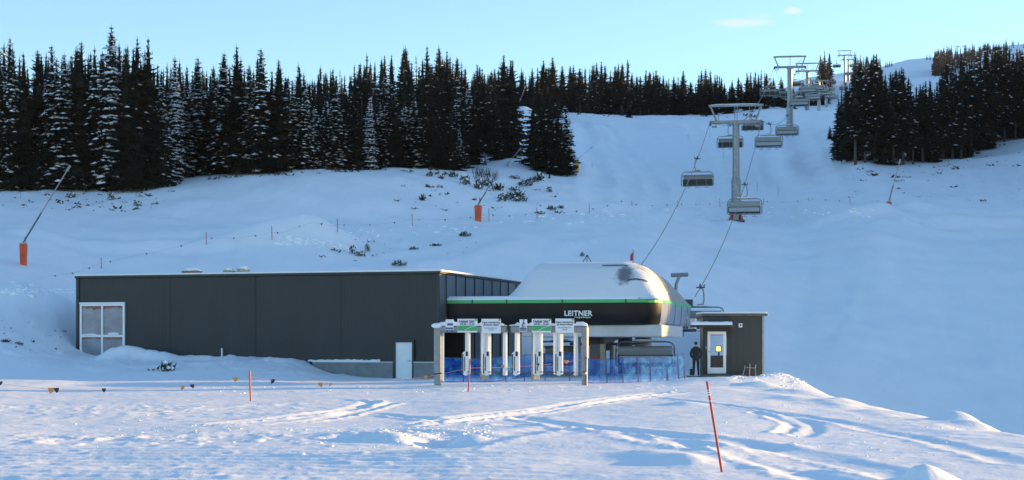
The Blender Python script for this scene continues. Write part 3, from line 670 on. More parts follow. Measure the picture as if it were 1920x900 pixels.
# ---------------------------------------------------------------- operator hut
HY = 86.0
def hx(px, Y=HY): return (px-CX)*Y/F
def hz(py, Y=HY): return CAMZ+(HOR-py)*Y/F
xl, xr = hx(1318), hx(1430); zb, ztop = hz(712), hz(592)
h = thing('operator_hut', 'small dark olive clad lift operator hut with glazed door and flat roof', 'hut', (xl+1.5, HY+1, hz(706)))
ya, yb = HY, HY+2.9; dl, dr_ = hx(1326), hx(1362); dtop = hz(621); dbot = hz(701)
m = MB()
def quad(a, b, c_, d): m.add([a, b, c_, d], [(0, 1, 2, 3)])
def vwall(x0, y0, x1, y1, z0, z1): quad((x0, y0, z0), (x1, y1, z0), (x1, y1, z1), (x0, y0, z1))
zl = -1.3
vwall(xl, ya, dl, ya, zl, ztop); vwall(dr_, ya, xr, ya, zl, ztop); vwall(dl, ya, dr_, ya, dtop, ztop); vwall(dl, ya, dr_, ya, zl, dbot)
xr2 = hx(1437, yb)-.0
vwall(xr, ya, xr+.18, yb, hz(694), ztop)
vwall(xl+.18, yb, xl, ya, zl, ztop)
bw0, bw1, bz0, bz1 = xl+.35, xl+2.2, hz(668), hz(628)       # back window
vwall(xr+.18, yb, bw1, yb, zl, ztop); vwall(bw0, yb, xl+.18, yb, zl, ztop); vwall(bw1, yb, bw0, yb, bz1, ztop); vwall(bw1, yb, bw0, yb, zl, bz0)
quad((xl, ya, dbot-.02), (xr, ya, dbot-.02), (xr+.18, yb, dbot-.02), (xl+.18, yb, dbot-.02))
hw = m.build('wall', M['hutclad'], h)
m = MB(); m.add([(xr+.001, ya+.0, zl), (xr+.181, yb, zl), (xr+.181, yb, hz(694)), (xr+.001, ya, hz(694))], [(0, 1, 2, 3)]); m.build('plywood_base', M['wood'], h)
m = MB(); m.ob(((xl+xr)/2+.1, (ya+yb)/2, ztop+.05), (1, 0, 0), (0, 1, 0), (xr-xl)/2+.18, (yb-ya)/2+.12, .06, .02); rf = m.build('roof', M['steeldark'], h)
m = MB(); m.ob(((xl+xr)/2+.1, (ya+yb)/2+.0, ztop+.16), (1, 0, 0), (0, 1, 0), (xr-xl)/2+.14, (yb-ya)/2+.08, .05, .04); m.build('roof_snow', M['snowcap'], rf)
m = MB(); m.ob((xr+.02, ya-.012, (ztop+hz(700))/2), (1, 0, 0), (0, 1, 0), .05, .02, (ztop-hz(700))/2); m.build('corner_trim', M['steel'], h)
cl, cr, cz = hx(1293), hx(1370), hz(610)
m = MB(); m.ob(((cl+cr)/2, ya-.42, cz-.05), (1, 0, 0), (0, 1, 0), (cr-cl)/2, .42, .06, .02)
m.ob((dr_+.25, ya-.03, (dtop+cz)/2), (1, 0, 0), (0, 1, 0), .09, .03, .4); po = m.build('porch_roof', M['seam'], h)
m = MB(); xs = np.linspace(cl+.02, cr-.02, 26)
m.grid([[(x, ya-.84, cz+.012) for x in xs], [(x, ya-.82, cz+.10+.06*rnd.random()) for x in xs], [(x, ya-.6, cz+.17+.04*rnd.random()) for x in xs], [(x, ya-.02, cz+.19+.03*rnd.random()) for x in xs]])
m.build('porch_snow', M['snowcap'], po, smooth=True)
m = MB(); fw_ = .17
for a, b, c_, d in ((dl+.02, dl+fw_, dbot+.02, dtop-.02), (dr_-fw_, dr_-.02, dbot+.02, dtop-.02), (dl+fw_, dr_-fw_, dtop-.02-.16, dtop-.02), (dl+fw_, dr_-fw_, dbot+.02, dbot+.34), ):
    m.ob(((a+b)/2, ya+.02, (c_+d)/2), (1, 0, 0), (0, 1, 0), (b-a)/2, .04, (d-c_)/2)
dd = m.build('door', M['white'], h)
m = MB(); m.add([(dl+fw_, ya+.02, dbot+.34), (dr_-fw_, ya+.02, dbot+.34), (dr_-fw_, ya+.02, dtop-.18), (dl+fw_, ya+.02, dtop-.18)], [(0, 1, 2, 3)]); m.build('glass', M['glass'], dd)
m = MB(); m.tube([(dl+.09, ya-.02, hz(660)), (dl+.09, ya-.08, hz(660)), (dl+.2, ya-.08, hz(660))], .018, 6); m.build('door_handle', M['steeldark'], dd)
m = MB(); m.ob((hx(1324), ya-.03, hz(652)), (1, 0, 0), (0, 1, 0), .035, .03, .07); m.build('switch_box', M['steel'], h)
m = MB(); c_ = (hx(1388.5), ya-.012, hz(610)); m.ob(c_, (1, 0, 0), (0, 1, 0), .10, .01, .11); pq = m.build('plaque', M['signw'], h)
m = MB(); m.ob((c_[0], ya-.024, c_[2]+.01), (1, 0, 0), (0, 1, 0), .045, .003, .055); m.build('symbol', M['ink'], pq)
m = MB(); m.ob(((xl+xr)/2-.5, ya-.2, dbot-.09), (1, 0, 0), (0, 1, 0), 1.2, .25, .05); m.build('threshold', M['steeldark'], h)
dk = thing('control_desk', 'dark control desk standing inside the operator hut behind the door glass', 'desk', (hx(1346), HY+1.9, dbot))
m = MB(); m.ob((hx(1349, HY+1.9), HY+2.0, hz(668, HY+2)), (1, 0, 0), (0, 1, 0), .6, .5, .04); m.build('desk_top', M['steeldark'], dk)
m = MB(); m.ob((hx(1349, HY+1.9), HY+2.0, (hz(668, HY+2)+dbot)/2-.03), (1, 0, 0), (0, 1, 0), .52, .42, (hz(668, HY+2)-dbot)/2-.02); m.build('cabinet', M['redwood'], dk)
mo = thing('computer_monitor', 'glowing yellow computer monitor on the desk inside the hut', 'monitor', (hx(1347, HY+1.7), HY+1.7, hz(667, HY+1.7)))
m = MB(); m.ob((hx(1347, HY+1.7), HY+1.7, hz(654, HY+1.7)), (1, -.15, 0), (.15, 1, 0), .17, .03, .17, .01); m.ob((hx(1348, HY+1.7), HY+1.76, hz(664, HY+1.7)), (1, 0, 0), (0, 1, 0), .04, .04, .12); m.build('casing', M['black'], mo)
m = MB(); m.ob((hx(1347, HY+1.66), HY+1.665, hz(654, HY+1.7)), (1, -.15, 0), (.15, 1, 0), .13, .006, .135); m.build('screen', M['screen'], mo)
# rescue sled leaning at the hut
sl = thing('rescue_sled', 'red board with a grey metal handle frame leaning against the hut wall', 'sled', (hx(1404, 85.5), 85.6, hz(712, 85.5)))
m = MB(); a = [at(1391, 704, 85.6), at(1417, 707, 85.6), at(1416, 718, 85.4), at(1391, 713, 85.4)]
m.add(a+[p+Vector((0, .08, 0)) for p in a], [(0, 3, 2, 1), (4, 5, 6, 7), (0, 1, 5, 4), (1, 2, 6, 5), (2, 3, 7, 6), (3, 0, 4, 7)]); m.build('board', M['crate'], sl)
m = MB(); m.tube([at(1392, 704, 85.5), at(1397, 689, 85.65), at(1416, 690, 85.65), at(1417, 706, 85.5)], .028, 6); m.tube([at(1405, 705, 85.5), at(1406, 682, 85.7)], .024, 6); m.tube([at(1396, 686, 85.7), at(1397, 691, 85.65)], .03, 6); m.tube([at(1417, 684, 85.7), at(1416, 691, 85.65)], .03, 6)
m.build('handle_frame', M['steel'], sl)
bk = thing('black_bin', 'small black bin on the platform beside the standing person', 'bin', at(1296.5, 704, 85.5))
m = MB(); c_ = at(1296.5, 697.5, 85.5); m.ob(c_, (1, 0, 0), (0, 1, 0), .085, .09, .17, .02); m.build('bucket', M['black'], bk)
m = MB(); m.tube([c_+Vector((-.08, 0, .17)), c_+Vector((-.05, 0, .25)), c_+Vector((.05, 0, .25)), c_+Vector((.08, 0, .17))], .012, 5); m.build('handle', M['steeldark'], bk)
pf = thing('boarding_platform', 'dark low platform board under the standing person beside the hut', 'platform', at(1306, 706, 85.5))
m = MB(); m.ob(at(1306, 706.6, 85.7), (1, 0, 0), (0, 1, 0), .48, .6, .055, .01); m.build('deck', M['steeldark'], pf)
m = MB(); m.ob(at(1306, 711, 85.7), (1, 0, 0), (0, 1, 0), .4, .5, .07); m.build('bearer', M['black'], pf)

# ---------------------------------------------------------------- person
def person(base, H):
    P = thing('person', 'person in dark jacket and trousers standing with hands in pockets beside the hut door', 'person', base)
    k = H/1.78
    J = {'pel': (0, 0, .95), 'wst': (0, .01, 1.08), 'chs': (.0, .0, 1.32), 'shc': (0, 0, 1.44), 'nck': (0, .01, 1.53), 'hd1': (0, .03, 1.62), 'hd2': (0, .03, 1.71),
         'hpl': (-.10, 0, .90), 'knl': (-.11, .02, .50), 'anl': (-.12, -.02, .09), 'tol': (-.13, .13, .035), 'hpr': (.10, 0, .90), 'knr': (.11, .0, .50), 'anr': (.13, -.04, .09), 'tor': (.16, .11, .035),
         'shl': (-.19, 0, 1.41), 'ell': (-.29, -.05, 1.14), 'wrl': (-.19, .08, .93), 'shr': (.19, 0, 1.41), 'elr': (.29, -.05, 1.14), 'wrr': (.19, .08, .93)}
    R = {'pel': (.165, .12), 'wst': (.165, .115), 'chs': (.185, .125), 'shc': (.15, .10), 'nck': (.06, .06), 'hd1': (.082, .095), 'hd2': (.078, .09),
         'hpl': .10, 'knl': .072, 'anl': .055, 'tol': .045, 'hpr': .10, 'knr': .072, 'anr': .055, 'tor': .045, 'shl': .085, 'ell': .066, 'wrl': .055, 'shr': .085, 'elr': .066, 'wrr': .055}
    E = [('pel', 'wst'), ('wst', 'chs'), ('chs', 'shc'), ('shc', 'nck'), ('nck', 'hd1'), ('hd1', 'hd2'), ('pel', 'hpl'), ('hpl', 'knl'), ('knl', 'anl'), ('anl', 'tol'), ('pel', 'hpr'), ('hpr', 'knr'), ('knr', 'anr'), ('anr', 'tor'),
         ('shc', 'shl'), ('shl', 'ell'), ('ell', 'wrl'), ('shc', 'shr'), ('shr', 'elr'), ('elr', 'wrr')]
    names = list(J); me = bpy.data.meshes.new('tmp'); me.from_pydata([tuple(c*k for c in J[n]) for n in names], [(names.index(a), names.index(b)) for a, b in E], [])
    t = bpy.data.objects.new('tmp', me); C.objects.link(t)
    md = t.modifiers.new('s', 'SKIN'); md.use_smooth_shade = True; t.modifiers.new('d', 'SUBSURF').levels = 2; t.modifiers['d'].render_levels = 2
    for i, n in enumerate(names):
        r = R[n]; r = r if isinstance(r, tuple) else (r, r); me.skin_vertices[0].data[i].radius = (r[0]*k, r[1]*k); me.skin_vertices[0].data[i].use_root = n == 'pel'
    dg = bpy.context.evaluated_depsgraph_get(); bm_ = bpy.data.meshes.new_from_object(t.evaluated_get(dg)); bpy.data.objects.remove(t)
    bm_.name = 'body'; bm_.materials.clear()
    for mt in (M['trouser'], M['cloth'], M['skin'], M['black']): bm_.materials.append(mt)
    for p in bm_.polygons:
        z = p.center.z/k; p.material_index = 3 if z < .12 else 0 if z < .86 and abs(p.center.x/k) < .17 else 1 if z < 1.52 else 2; p.use_smooth = True
    o = bpy.data.objects.new('body', bm_); C.objects.link(o); o.parent = P
    q = MB(); q.blob((0, .03*k, 1.70*k), .098*k, .108*k, .095*k, 2, 10, 6); q.build('hat', M['black'], P, smooth=True, world=False)
    q = MB(); n = 18; rows = []
    for z, rx, ry in ((.84, .185, .15), (.90, .20, .155), (1.05, .19, .15), (1.2, .20, .155), (1.34, .22, .155), (1.43, .18, .13), (1.5, .085, .085), (1.53, .09, .09)):
        rows.append([(rx*k*math.cos(a), ry*k*math.sin(a)-.005, z*k) for a in np.linspace(0, 2*math.pi, n+1)])
    q.grid(rows); q.build('jacket', M['cloth'], P, smooth=True, world=False)
    return P
pb = at(1305, 704.5, 85.5)
person((pb.x, pb.y, pb.z), (704.5-641)*85.5/F)
# ---------------------------------------------------------------- spruces
def spruce_mesh(seed, snow, t0=.03, rmax=.125, gap=0.0, whorls=54, low=False, power=.80):
    """unit-height crown: drooping branches made of needle sprays round the trunk, clods of snow lying on them"""
    r = random.Random(seed); V_ = []; F_ = []; MI = []
    def tri(a, b, c, mi=0):
        o = len(V_); V_.extend((a, b, c)); F_.append((o, o+1, o+2)); MI.append(mi)
    def quad_(a, b, c, d, mi=0):
        o = len(V_); V_.extend((a, b, c, d)); F_.append((o, o+1, o+2, o+3)); MI.append(mi)
    ph = r.random()*6; lop = r.random()*6.28
    def R(t):
        x = (1-t)/(1-t0)
        env = min(1, (t-t0)/.10+.55)
        return rmax*(x**power)*env*(1+.13*math.sin(t*19+ph)+.10*math.sin(t*43+ph*2))+.004
    for i in range(whorls):
        t = t0+(1-t0)*((i+r.random()*1.6)/whorls)**.88
        if t > .985: continue
        nb = (6 if t > .9 else 7 if t > .6 else 9) if not low else (5 if t > .8 else 6)
        a0 = r.random()*6.28
        for k in range(nb):
            if r.random() < gap: continue
            a = a0+6.283*k/nb+(r.random()-.5)*.7; t = min(.985, t+(r.random()-.5)*.012); L = R(t)*(.5+.7*r.random()**1.3)*(1+.12*math.cos(a-lop))
            ca, sa = math.cos(a), math.sin(a)
            droop = (.42*(1-t)+.02)*(.8+.5*r.random())-.8*max(0, t-.68)/.32
            ms = 3 if L < .04 else 4 if low else 6
            def P(u, side=0., dz=0.):
                x = L*u
                z = t-L*droop*u*1.0+L*.22*max(0, u-.65)+dz
                return (ca*x-sa*side, sa*x+ca*side, z)
            for q in range(ms):
                u = (q+.3+.6*r.random())/ms; wl = (.36*L*(1.08-u)+.010*min(1, L/.06)**1.5)*(.7+.6*r.random())
                for sgn in (-1, 1):
                    b0 = P(u-.16, 0, .002); tip = P(min(1.06, u+.14+.12*r.random()), sgn*wl, -.35*wl-.004*r.random()); b1 = P(u+.15, 0, -.003)
                    tri(b0, tip, b1)
                # needles hanging below the twig
                h = (.016+.022*r.random())*(1.06-t)*min(1, L/.04)
                tri(P(u-.13, 0, .003), P(u+.13, 0, .003), P(u+.05*(r.random()-.5), (r.random()-.5)*.02, -h))
            kk = .006*min(1, L/.05); tri(P(.8, kk, 0), P(.8, -kk, 0), P(1.07, 0, .004))
            n_s = snow*(1.25 if t < .72 else .75 if t < .88 else .3)
            while n_s > 0:
                if r.random() < min(n_s, .9):
                    u = .45+.55*r.random(); w_ = (.006+.011*r.random())*(.75+.5*(1-t)); c = P(u, (r.random()-.5)*.3*L, .004); h = w_*.45
                    o = len(V_); el = 1+.7*r.random()
                    V_.extend([(c[0]+ca*w_*el, c[1]+sa*w_*el, c[2]-h*1.5), (c[0]-sa*w_*el, c[1]+ca*w_*el, c[2]-h*.6), (c[0]-ca*w_, c[1]-sa*w_, c[2]+h*.2), (c[0]+sa*w_*el, c[1]-ca*w_*el, c[2]-h*.6), (c[0], c[1], c[2]+h), (c[0], c[1], c[2]-h*1.2)])
                    for f in ((0, 1, 4), (1, 2, 4), (2, 3, 4), (3, 0, 4), (1, 0, 5), (2, 1, 5), (3, 2, 5), (0, 3, 5)): F_.append(tuple(o+x for x in f)); MI.append(1)
                n_s -= .9
    # ragged inner mass and leader shoot
    if not low or gap < .3:
        nn = 9; pv = None
        for i in range(13):
            t = t0+.01+(.93-t0)*i/12; ring = []
            for k in range(nn):
                q = 6.283*k/nn; rr = R(t)*(.18+.26*r.random()); ring.append((math.cos(q)*rr, math.sin(q)*rr, t+(r.random()-.5)*.03))
            if pv:
                for k in range(nn):
                    if r.random() < .8: quad_(pv[k], pv[(k+1) % nn], ring[(k+1) % nn], ring[k])
            pv = ring
    for k in range(3):
        q = 6.283*k/3; tri((math.cos(q)*.004, math.sin(q)*.004, .95), (math.cos(q+2)*.004, math.sin(q+2)*.004, .95), (0, 0, 1.015))
    me = bpy.data.meshes.new('crown'); me.from_pydata(V_, [], F_); me.materials.append(M['needle']); me.materials.append(M['snowcap'])
    me.polygons.foreach_set('material_index', MI); me.update(); return me
def trunk_mesh():
    m = MB(); m.tube([(0, 0, -.06), (0, 0, .0), (.002, 0, .3), (0, .001, .7), (0, 0, .97)], [.0125, .0115, .0085, .0045, .001], 7)
    return m.mesh('trunk', M['bark'], smooth=True)
TRK = trunk_mesh()
KIND = {'dark': [spruce_mesh(1, .02), spruce_mesh(2, .05, rmax=.115), spruce_mesh(3, .04, rmax=.135, whorls=42)],
        'dust': [spruce_mesh(11, .45), spruce_mesh(12, .35, rmax=.115), spruce_mesh(13, .6, rmax=.13)],
        'snowy': [spruce_mesh(21, 1.7, rmax=.13), spruce_mesh(22, 1.3, rmax=.12)],
        'bare': [spruce_mesh(31, .03, t0=.22, rmax=.12, whorls=40), spruce_mesh(32, .10, t0=.16, rmax=.115, whorls=42), spruce_mesh(33, .08, t0=.28, rmax=.12, whorls=36)],
        'thin': [spruce_mesh(41, .03, rmax=.085, gap=.25, whorls=44, low=True, power=1.0), spruce_mesh(42, .05, rmax=.07, gap=.3, whorls=44, low=True, power=.9)]}
WORD = {'dark': 'dark', 'dust': 'snow-dusted', 'snowy': 'heavily snow-covered', 'bare': 'bare-trunked dark', 'thin': 'thin gappy'}
NTREE = 0
def spruce(px, Y, top, kind, label, group, wide=1.0, X=None, H=None):
    global NTREE
    x = (px-CX)*Y/F if X is None else X
    z = gz(x, Y)-.15
    h = H if H else max(3.0, CAMZ+(HOR-top)*Y/F-z)
    me = rnd.choice(KIND[kind])
    t = thing('spruce_tree', label, 'tree', (x, Y, z), group)
    wd = h*wide*(.82+.38*rnd.random())*max(.8, min(1.25, 14/h))
    t.scale = (wd, wd, h); t.rotation_euler = ((rnd.random()-.5)*.03, (rnd.random()-.5)*.03, rnd.random()*6.28)
    for nm, md in (('crown', me), ('trunk', TRK)):
        o = bpy.data.objects.new(nm, md); C.objects.link(o); o.parent = t
    NTREE += 1
    return t
SKY = [(-80,80),(0,72),(18,66),(40,95),(56,92),(72,88),(98,84),(110,88),(150,76),(178,86),(195,80),(212,50),(232,84),(250,68),(268,92),(282,70),(300,112),(325,102),(345,112),(370,106),(385,128),(418,96),(432,120),(447,84),(460,112),(485,92),(505,120),(525,112),(545,120),(560,112),(580,135),(605,108),(625,112),(640,112),(655,122),(690,92),(705,105),(725,80),(742,96),(760,66),(780,92),(800,76),(812,92),(825,74),(845,98),(870,108),(885,122),(900,114),(920,122),(950,102),(970,125),(985,118),(1010,120),(1030,100),(1050,118),(1075,112),(1092,122),(1110,110),(1128,106),(1150,118),(1180,106),(1195,130),(1212,128),(1235,128),(1255,140),(1280,124),(1300,140),(1325,116),(1342,130),(1362,142),(1380,136),(1400,130),(1430,124),(1450,140),(1475,138),(1490,150),(1510,142),(1530,136),(1545,126),(1560,130)]
SKX = [p[0] for p in SKY]; SKT = [p[1] for p in SKY]
def sky_top(px): return float(np.interp(px, SKX, SKT))
ORD = ['first', 'second', 'third', 'fourth', 'fifth', 'sixth', 'seventh', 'eighth', 'ninth', 'tenth', 'eleventh', 'twelfth', 'thirteenth', 'fourteenth', 'fifteenth', 'sixteenth', 'seventeenth', 'eighteenth', 'nineteenth', 'twentieth',
       'twenty-first', 'twenty-second', 'twenty-third', 'twenty-fourth', 'twenty-fifth', 'twenty-sixth', 'twenty-seventh', 'twenty-eighth', 'twenty-ninth', 'thirtieth', 'thirty-first', 'thirty-second', 'thirty-third', 'thirty-fourth', 'thirty-fifth']
GL, GM, GB, GR = 'spruces of the forest left of the piste', 'spruces of the forest above the garage', 'spruces along the crest behind the piste', 'spruces of the forest right of the piste'
# front row of the left forest: base on the snow edge, (px, top, kind)
FRONT_L = [(-12,100,'dust'),(18,70,'dust'),(46,98,'dark'),(72,92,'bare'),(98,86,'dust'),(124,100,'dust'),(150,78,'dark'),(180,88,'dust'),(211,48,'snowy'),(236,88,'dark'),(254,70,'bare'),(281,70,'dark'),(303,150,'dust'),(328,104,'snowy'),(350,150,'dust'),
           (372,108,'dust'),(396,140,'dark'),(418,98,'dust'),(446,84,'dark'),(463,128,'dust'),(486,92,'dust'),(510,132,'dark'),(526,112,'dark'),(549,150,'dust'),(572,150,'dust')]
EDGE = [(-80,362),(0,360),(60,357),(120,356),(180,357),(240,355),(285,350),(330,336),(390,329),(450,327),(520,325),(600,325),(700,325),(760,325),(840,329),(880,331)]
def edge_y(px): return float(np.interp(px, [e[0] for e in EDGE], [e[1] for e in EDGE]))
for i, (px, top, kd) in enumerate(FRONT_L):
    b = hit(px, edge_y(px)+1, 120, 190)
    spruce(px, b.y+.8+rnd.random()*1.5, top, kd, f'{WORD[kd]} spruce, {ORD[i]} from the left in the front row of the left forest', GL, 1.12)
for row, (dy, off, step) in enumerate(((6, 18, 23), (15, 8, 24))):
    px = -40+row*9
    while px < 575:
        Y = hit(px, edge_y(px), 120, 190).y+dy+rnd.random()*5
        kd = rnd.choices(['dark', 'dust', 'thin'], [5, 3, 1] if row < 1 else [6, 1, 2])[0]
        spruce(px, Y, sky_top(px)+off+rnd.random()*30, kd, 'dark spruce crowded behind the front row of the left forest', GL, 1.1); px += step*(.8+.4*rnd.random())
# the forest above the garage, stepping up the slope
FRONT_M = [(590,190,'dust'),(610,172,'dust'),(632,165,'dust'),(652,205,'dark'),(672,196,'dark'),(694,180,'snowy'),(716,182,'dust'),(738,172,'dark'),(758,188,'dust'),(778,172,'dust'),(800,186,'dark'),(824,205,'dark'),(846,196,'dark'),(862,240,'dust')]
for i, (px, top, kd) in enumerate(FRONT_M):
    b = hit(px, edge_y(px)+1, 120, 190)
    spruce(px, b.y+.8+rnd.random()*1.5, top, kd, f'{WORD[kd]} spruce, {ORD[i]} from the left in the front row above the garage', GM, 1.12)
for row, (Y0, off, step, x0, x1) in enumerate(((172, 55, 19.5, 585, 890), (190, 28, 18, 590, 910), (218, 4, 16, 595, 930))):
    px = x0
    while px < x1:
        kd = rnd.choices(['dark', 'dust', 'thin'], [6, 2, 1] if row < 2 else [6, 0, 2])[0]
        spruce(px, Y0+rnd.random()*8+(6 if px > 870 else 0), sky_top(px)+off+rnd.random()*22, kd, 'dark spruce in the crowded rows rising behind the trees above the garage', GM, 1.08); px += step*(.8+.4*rnd.random())
CLUMP = sorted([(906,128,200,'dark'),(925,150,196,'dark'),(946,102,186,'dark'),(962,112,192,'dark'),(935,205,184,'dark'),(1001,176,179,'dark'),(1016,160,177,'dark'),(1030,172,176,'dark'),(1045,186,175,'dark'),(1061,198,174,'dust'),(1008,205,175,'dark'),(1036,215,173.5,'dark'),(1052,225,173,'dark')])
for i, (px, top, Y, kd) in enumerate(CLUMP):
    lab = f'{WORD[kd]} spruce, {ORD[i]} in the group left of the snow gap' if i < 5 else f'{WORD[kd]} spruce, {ORD[i-5]} in the isolated clump beside the yellow padding'
    spruce(px, Y, top, kd, lab, 'spruces of the clump at the piste edge', 1.15)
for row, (Y0, off, step) in enumerate(((352, 6, 16.5), (366, 0, 16.5))):
    px = 890+row*5
    while px < 1550:
        if not (row == 0 and 960 < px < 1000):
            y = Y0+rnd.random()*8-(60 if px < 1040 else 0)+(185 if px > 1488 else 0)
            spruce(px, y, sky_top(px)+off+rnd.random()*20, rnd.choices(['dark', 'thin', 'bare'], [7, 1, 1])[0], 'dark narrow spruce in the row along the crest behind the piste', GB, 1.38)
        px += step*(.8+.45*rnd.random())
RTOP = [(1560,190),(1580,150),(1592,150),(1612,118),(1622,128),(1636,98),(1650,118),(1662,140),(1690,122),(1715,160),(1735,138),(1752,160),(1772,112),(1790,114),(1800,102),(1820,106),(1848,80),(1865,82),(1880,80),(1900,88),(1925,90),(1990,84)]
REDGE = [(1560,288),(1580,300),(1600,314),(1640,311),(1660,309),(1700,310),(1740,303),(1800,294),(1840,280),(1880,266),(1920,258),(1990,250)]
def rt(px): return float(np.interp(px, [p[0] for p in RTOP], [p[1] for p in RTOP]))
def re_(px): return float(np.interp(px, [p[0] for p in REDGE], [p[1] for p in REDGE]))
FRONT_R = [(1576,190),(1588,165),(1604,145),(1622,150),(1640,100),(1656,130),(1676,165),(1693,128),(1712,190),(1730,160),(1748,170),(1768,140),(1786,155),(1802,102),(1822,112),(1846,80),(1864,86),(1884,80),(1904,90),(1926,92)]
for i, (px, top) in enumerate(FRONT_R):
    b = hit(px, re_(px), 150, 280); kd = 'bare' if i % 5 else 'dark'
    spruce(px, b.y+rnd.random()*2, top, kd, f'{WORD[kd]} spruce, {ORD[i]} from the left in the front row of the right forest', GR, 1.15)
for row, (dy, off, step) in enumerate(((5, 12, 16), (14, 2, 16))):
    px = 1572+row*5
    while px < 1975:
        kd = rnd.choices(['bare', 'dark', 'dust', 'thin'], [4, 4, 1, 1])[0]
        spruce(px, hit(px, re_(px), 150, 280).y+dy+rnd.random()*5, rt(px)+off-4+rnd.random()*16, kd, 'dark spruce crowded behind the front row of the right forest', GR, 1.08); px += step*(.8+.4*rnd.random())
print('spruces', NTREE)
# small trees standing alone
for px, py, top, kd, lab in ((721, 0, 0, 'x', ''), (910, 307, 288, 'snowy', 'tiny snow-covered spruce on the bank above the brown thicket'), (1178, 224, 190, 'dark', 'small dark spruce standing in front of the crest trees beside the piste'), (1556, 258, 232, 'dark', 'small dark spruce beside the left end of the right forest'),
                             (1030, 336, 322, 'dark', 'tiny spruce under the clump by the yellow padding'), (1166, 222, 200, 'dust', 'small snow-dusted spruce on the bank below the crest trees')):
    if kd == 'x': continue
    b = hit(px, py, 120); spruce(px, b.y, top, kd, lab, 'small lone spruces', 1.5, H=max(.8, (py-top)*b.y/F))
# woods far away, one mass of small trees each too far off to tell apart
LITE = [spruce_mesh(51, .03, whorls=28, rmax=.12), spruce_mesh(52, .02, whorls=28, rmax=.11), spruce_mesh(53, .12, whorls=28, rmax=.12)]
def mass(name, label, spots):
    cos, lps, tots, mis, nv_ = [], [], [], [], 0; r = random.Random(5)
    for px, top, Y, h in spots:
        x = (px-CX)*Y/F; z = gz(x, Y)-.3
        if h is None: h = max(4, CAMZ+(HOR-top)*Y/F-z)
        me = r.choice(LITE); n = len(me.vertices); c = np.empty(n*3); me.vertices.foreach_get('co', c); c = c.reshape(-1, 3)
        a = r.random()*6.28; w_ = h*(1.1+.4*r.random()); q = np.stack([x+w_*(c[:, 0]*math.cos(a)-c[:, 1]*math.sin(a)), Y+w_*(c[:, 0]*math.sin(a)+c[:, 1]*math.cos(a)), z+h*c[:, 2]], -1)
        l = np.empty(len(me.loops), np.int32); me.loops.foreach_get('vertex_index', l); t = np.empty(len(me.polygons), np.int32); me.polygons.foreach_get('loop_total', t)
        m_ = np.empty(len(me.polygons), np.int32); me.polygons.foreach_get('material_index', m_)
        cos.append(q); lps.append(l+nv_); tots.append(t); mis.append(m_); nv_ += n
    co = np.concatenate(cos); lp = np.concatenate(lps).astype(np.int32); tt = np.concatenate(tots).astype(np.int32)
    me = bpy.data.meshes.new(name); me.vertices.add(len(co)); me.vertices.foreach_set('co', co.ravel()); me.loops.add(len(lp)); me.loops.foreach_set('vertex_index', lp)
    me.polygons.add(len(tt)); me.polygons.foreach_set('loop_start', np.concatenate([[0], np.cumsum(tt)[:-1]]).astype(np.int32)); me.polygons.foreach_set('loop_total', tt)
    me.polygons.foreach_set('material_index', np.concatenate(mis).astype(np.int32)); me.update(calc_edges=True); me.materials.append(M['needle']); me.materials.append(M['snowcap'])
    o = bpy.data.objects.new(name, me); C.objects.link(o); o['kind'] = 'stuff'; o['label'] = label; o['category'] = 'forest'
rr = random.Random(9); spots = []
for i in range(170):
    px = 1535+rr.random()*115; spots.append((px, 0, 560+rr.random()*150, 8+6*rr.random())) if not (1556 < px < 1598) else None
for i in range(120): px = 1752+rr.random()*34; spots.append((px, 0, 900+rr.random()*110, 9+7*rr.random()))
for i in range(50): px = 1790+rr.random()*50; spots.append((px, 0, 1000+rr.random()*150, 6+5*rr.random()))
for i in range(30): px = 1835+rr.random()*85; spots.append((px, 0, 1180+rr.random()*100, 4+4*rr.random()))
for px in (1738, 1744, 1664, 1668, 1672, 1661): spots.append((px, 0, 1250, 6))
spots = [s for s in spots if s]
mass('distant_forest', 'far-off dark woodland patches on the upper mountain behind the lift', spots)
spots = []
for i in range(430):
    px = -70+rr.random()*1625; Y = (178 if px < 590 else 245 if px < 930 else 378)+rr.random()*24
    if px > 930 or rr.random() < .75: spots.append((px, (sky_top(px) if px < 1560 else 150)+4+rr.random()*34, Y if px < 1485 else 545+rr.random()*40, None))
for i in range(130):  # unseen trees right of the view, added to shade the slope
    spots.append((1990+rr.random()*900, 0, 175+rr.random()*80, 13+4*rr.random()))
for i in range(130):
    px = 1585+rr.random()*390; spots.append((px, rt(px)-2+rr.random()*26, 245+rr.random()*22, None))
mass('forest_depth', 'dark mass of woodland filling the depth behind the visible spruces', spots)
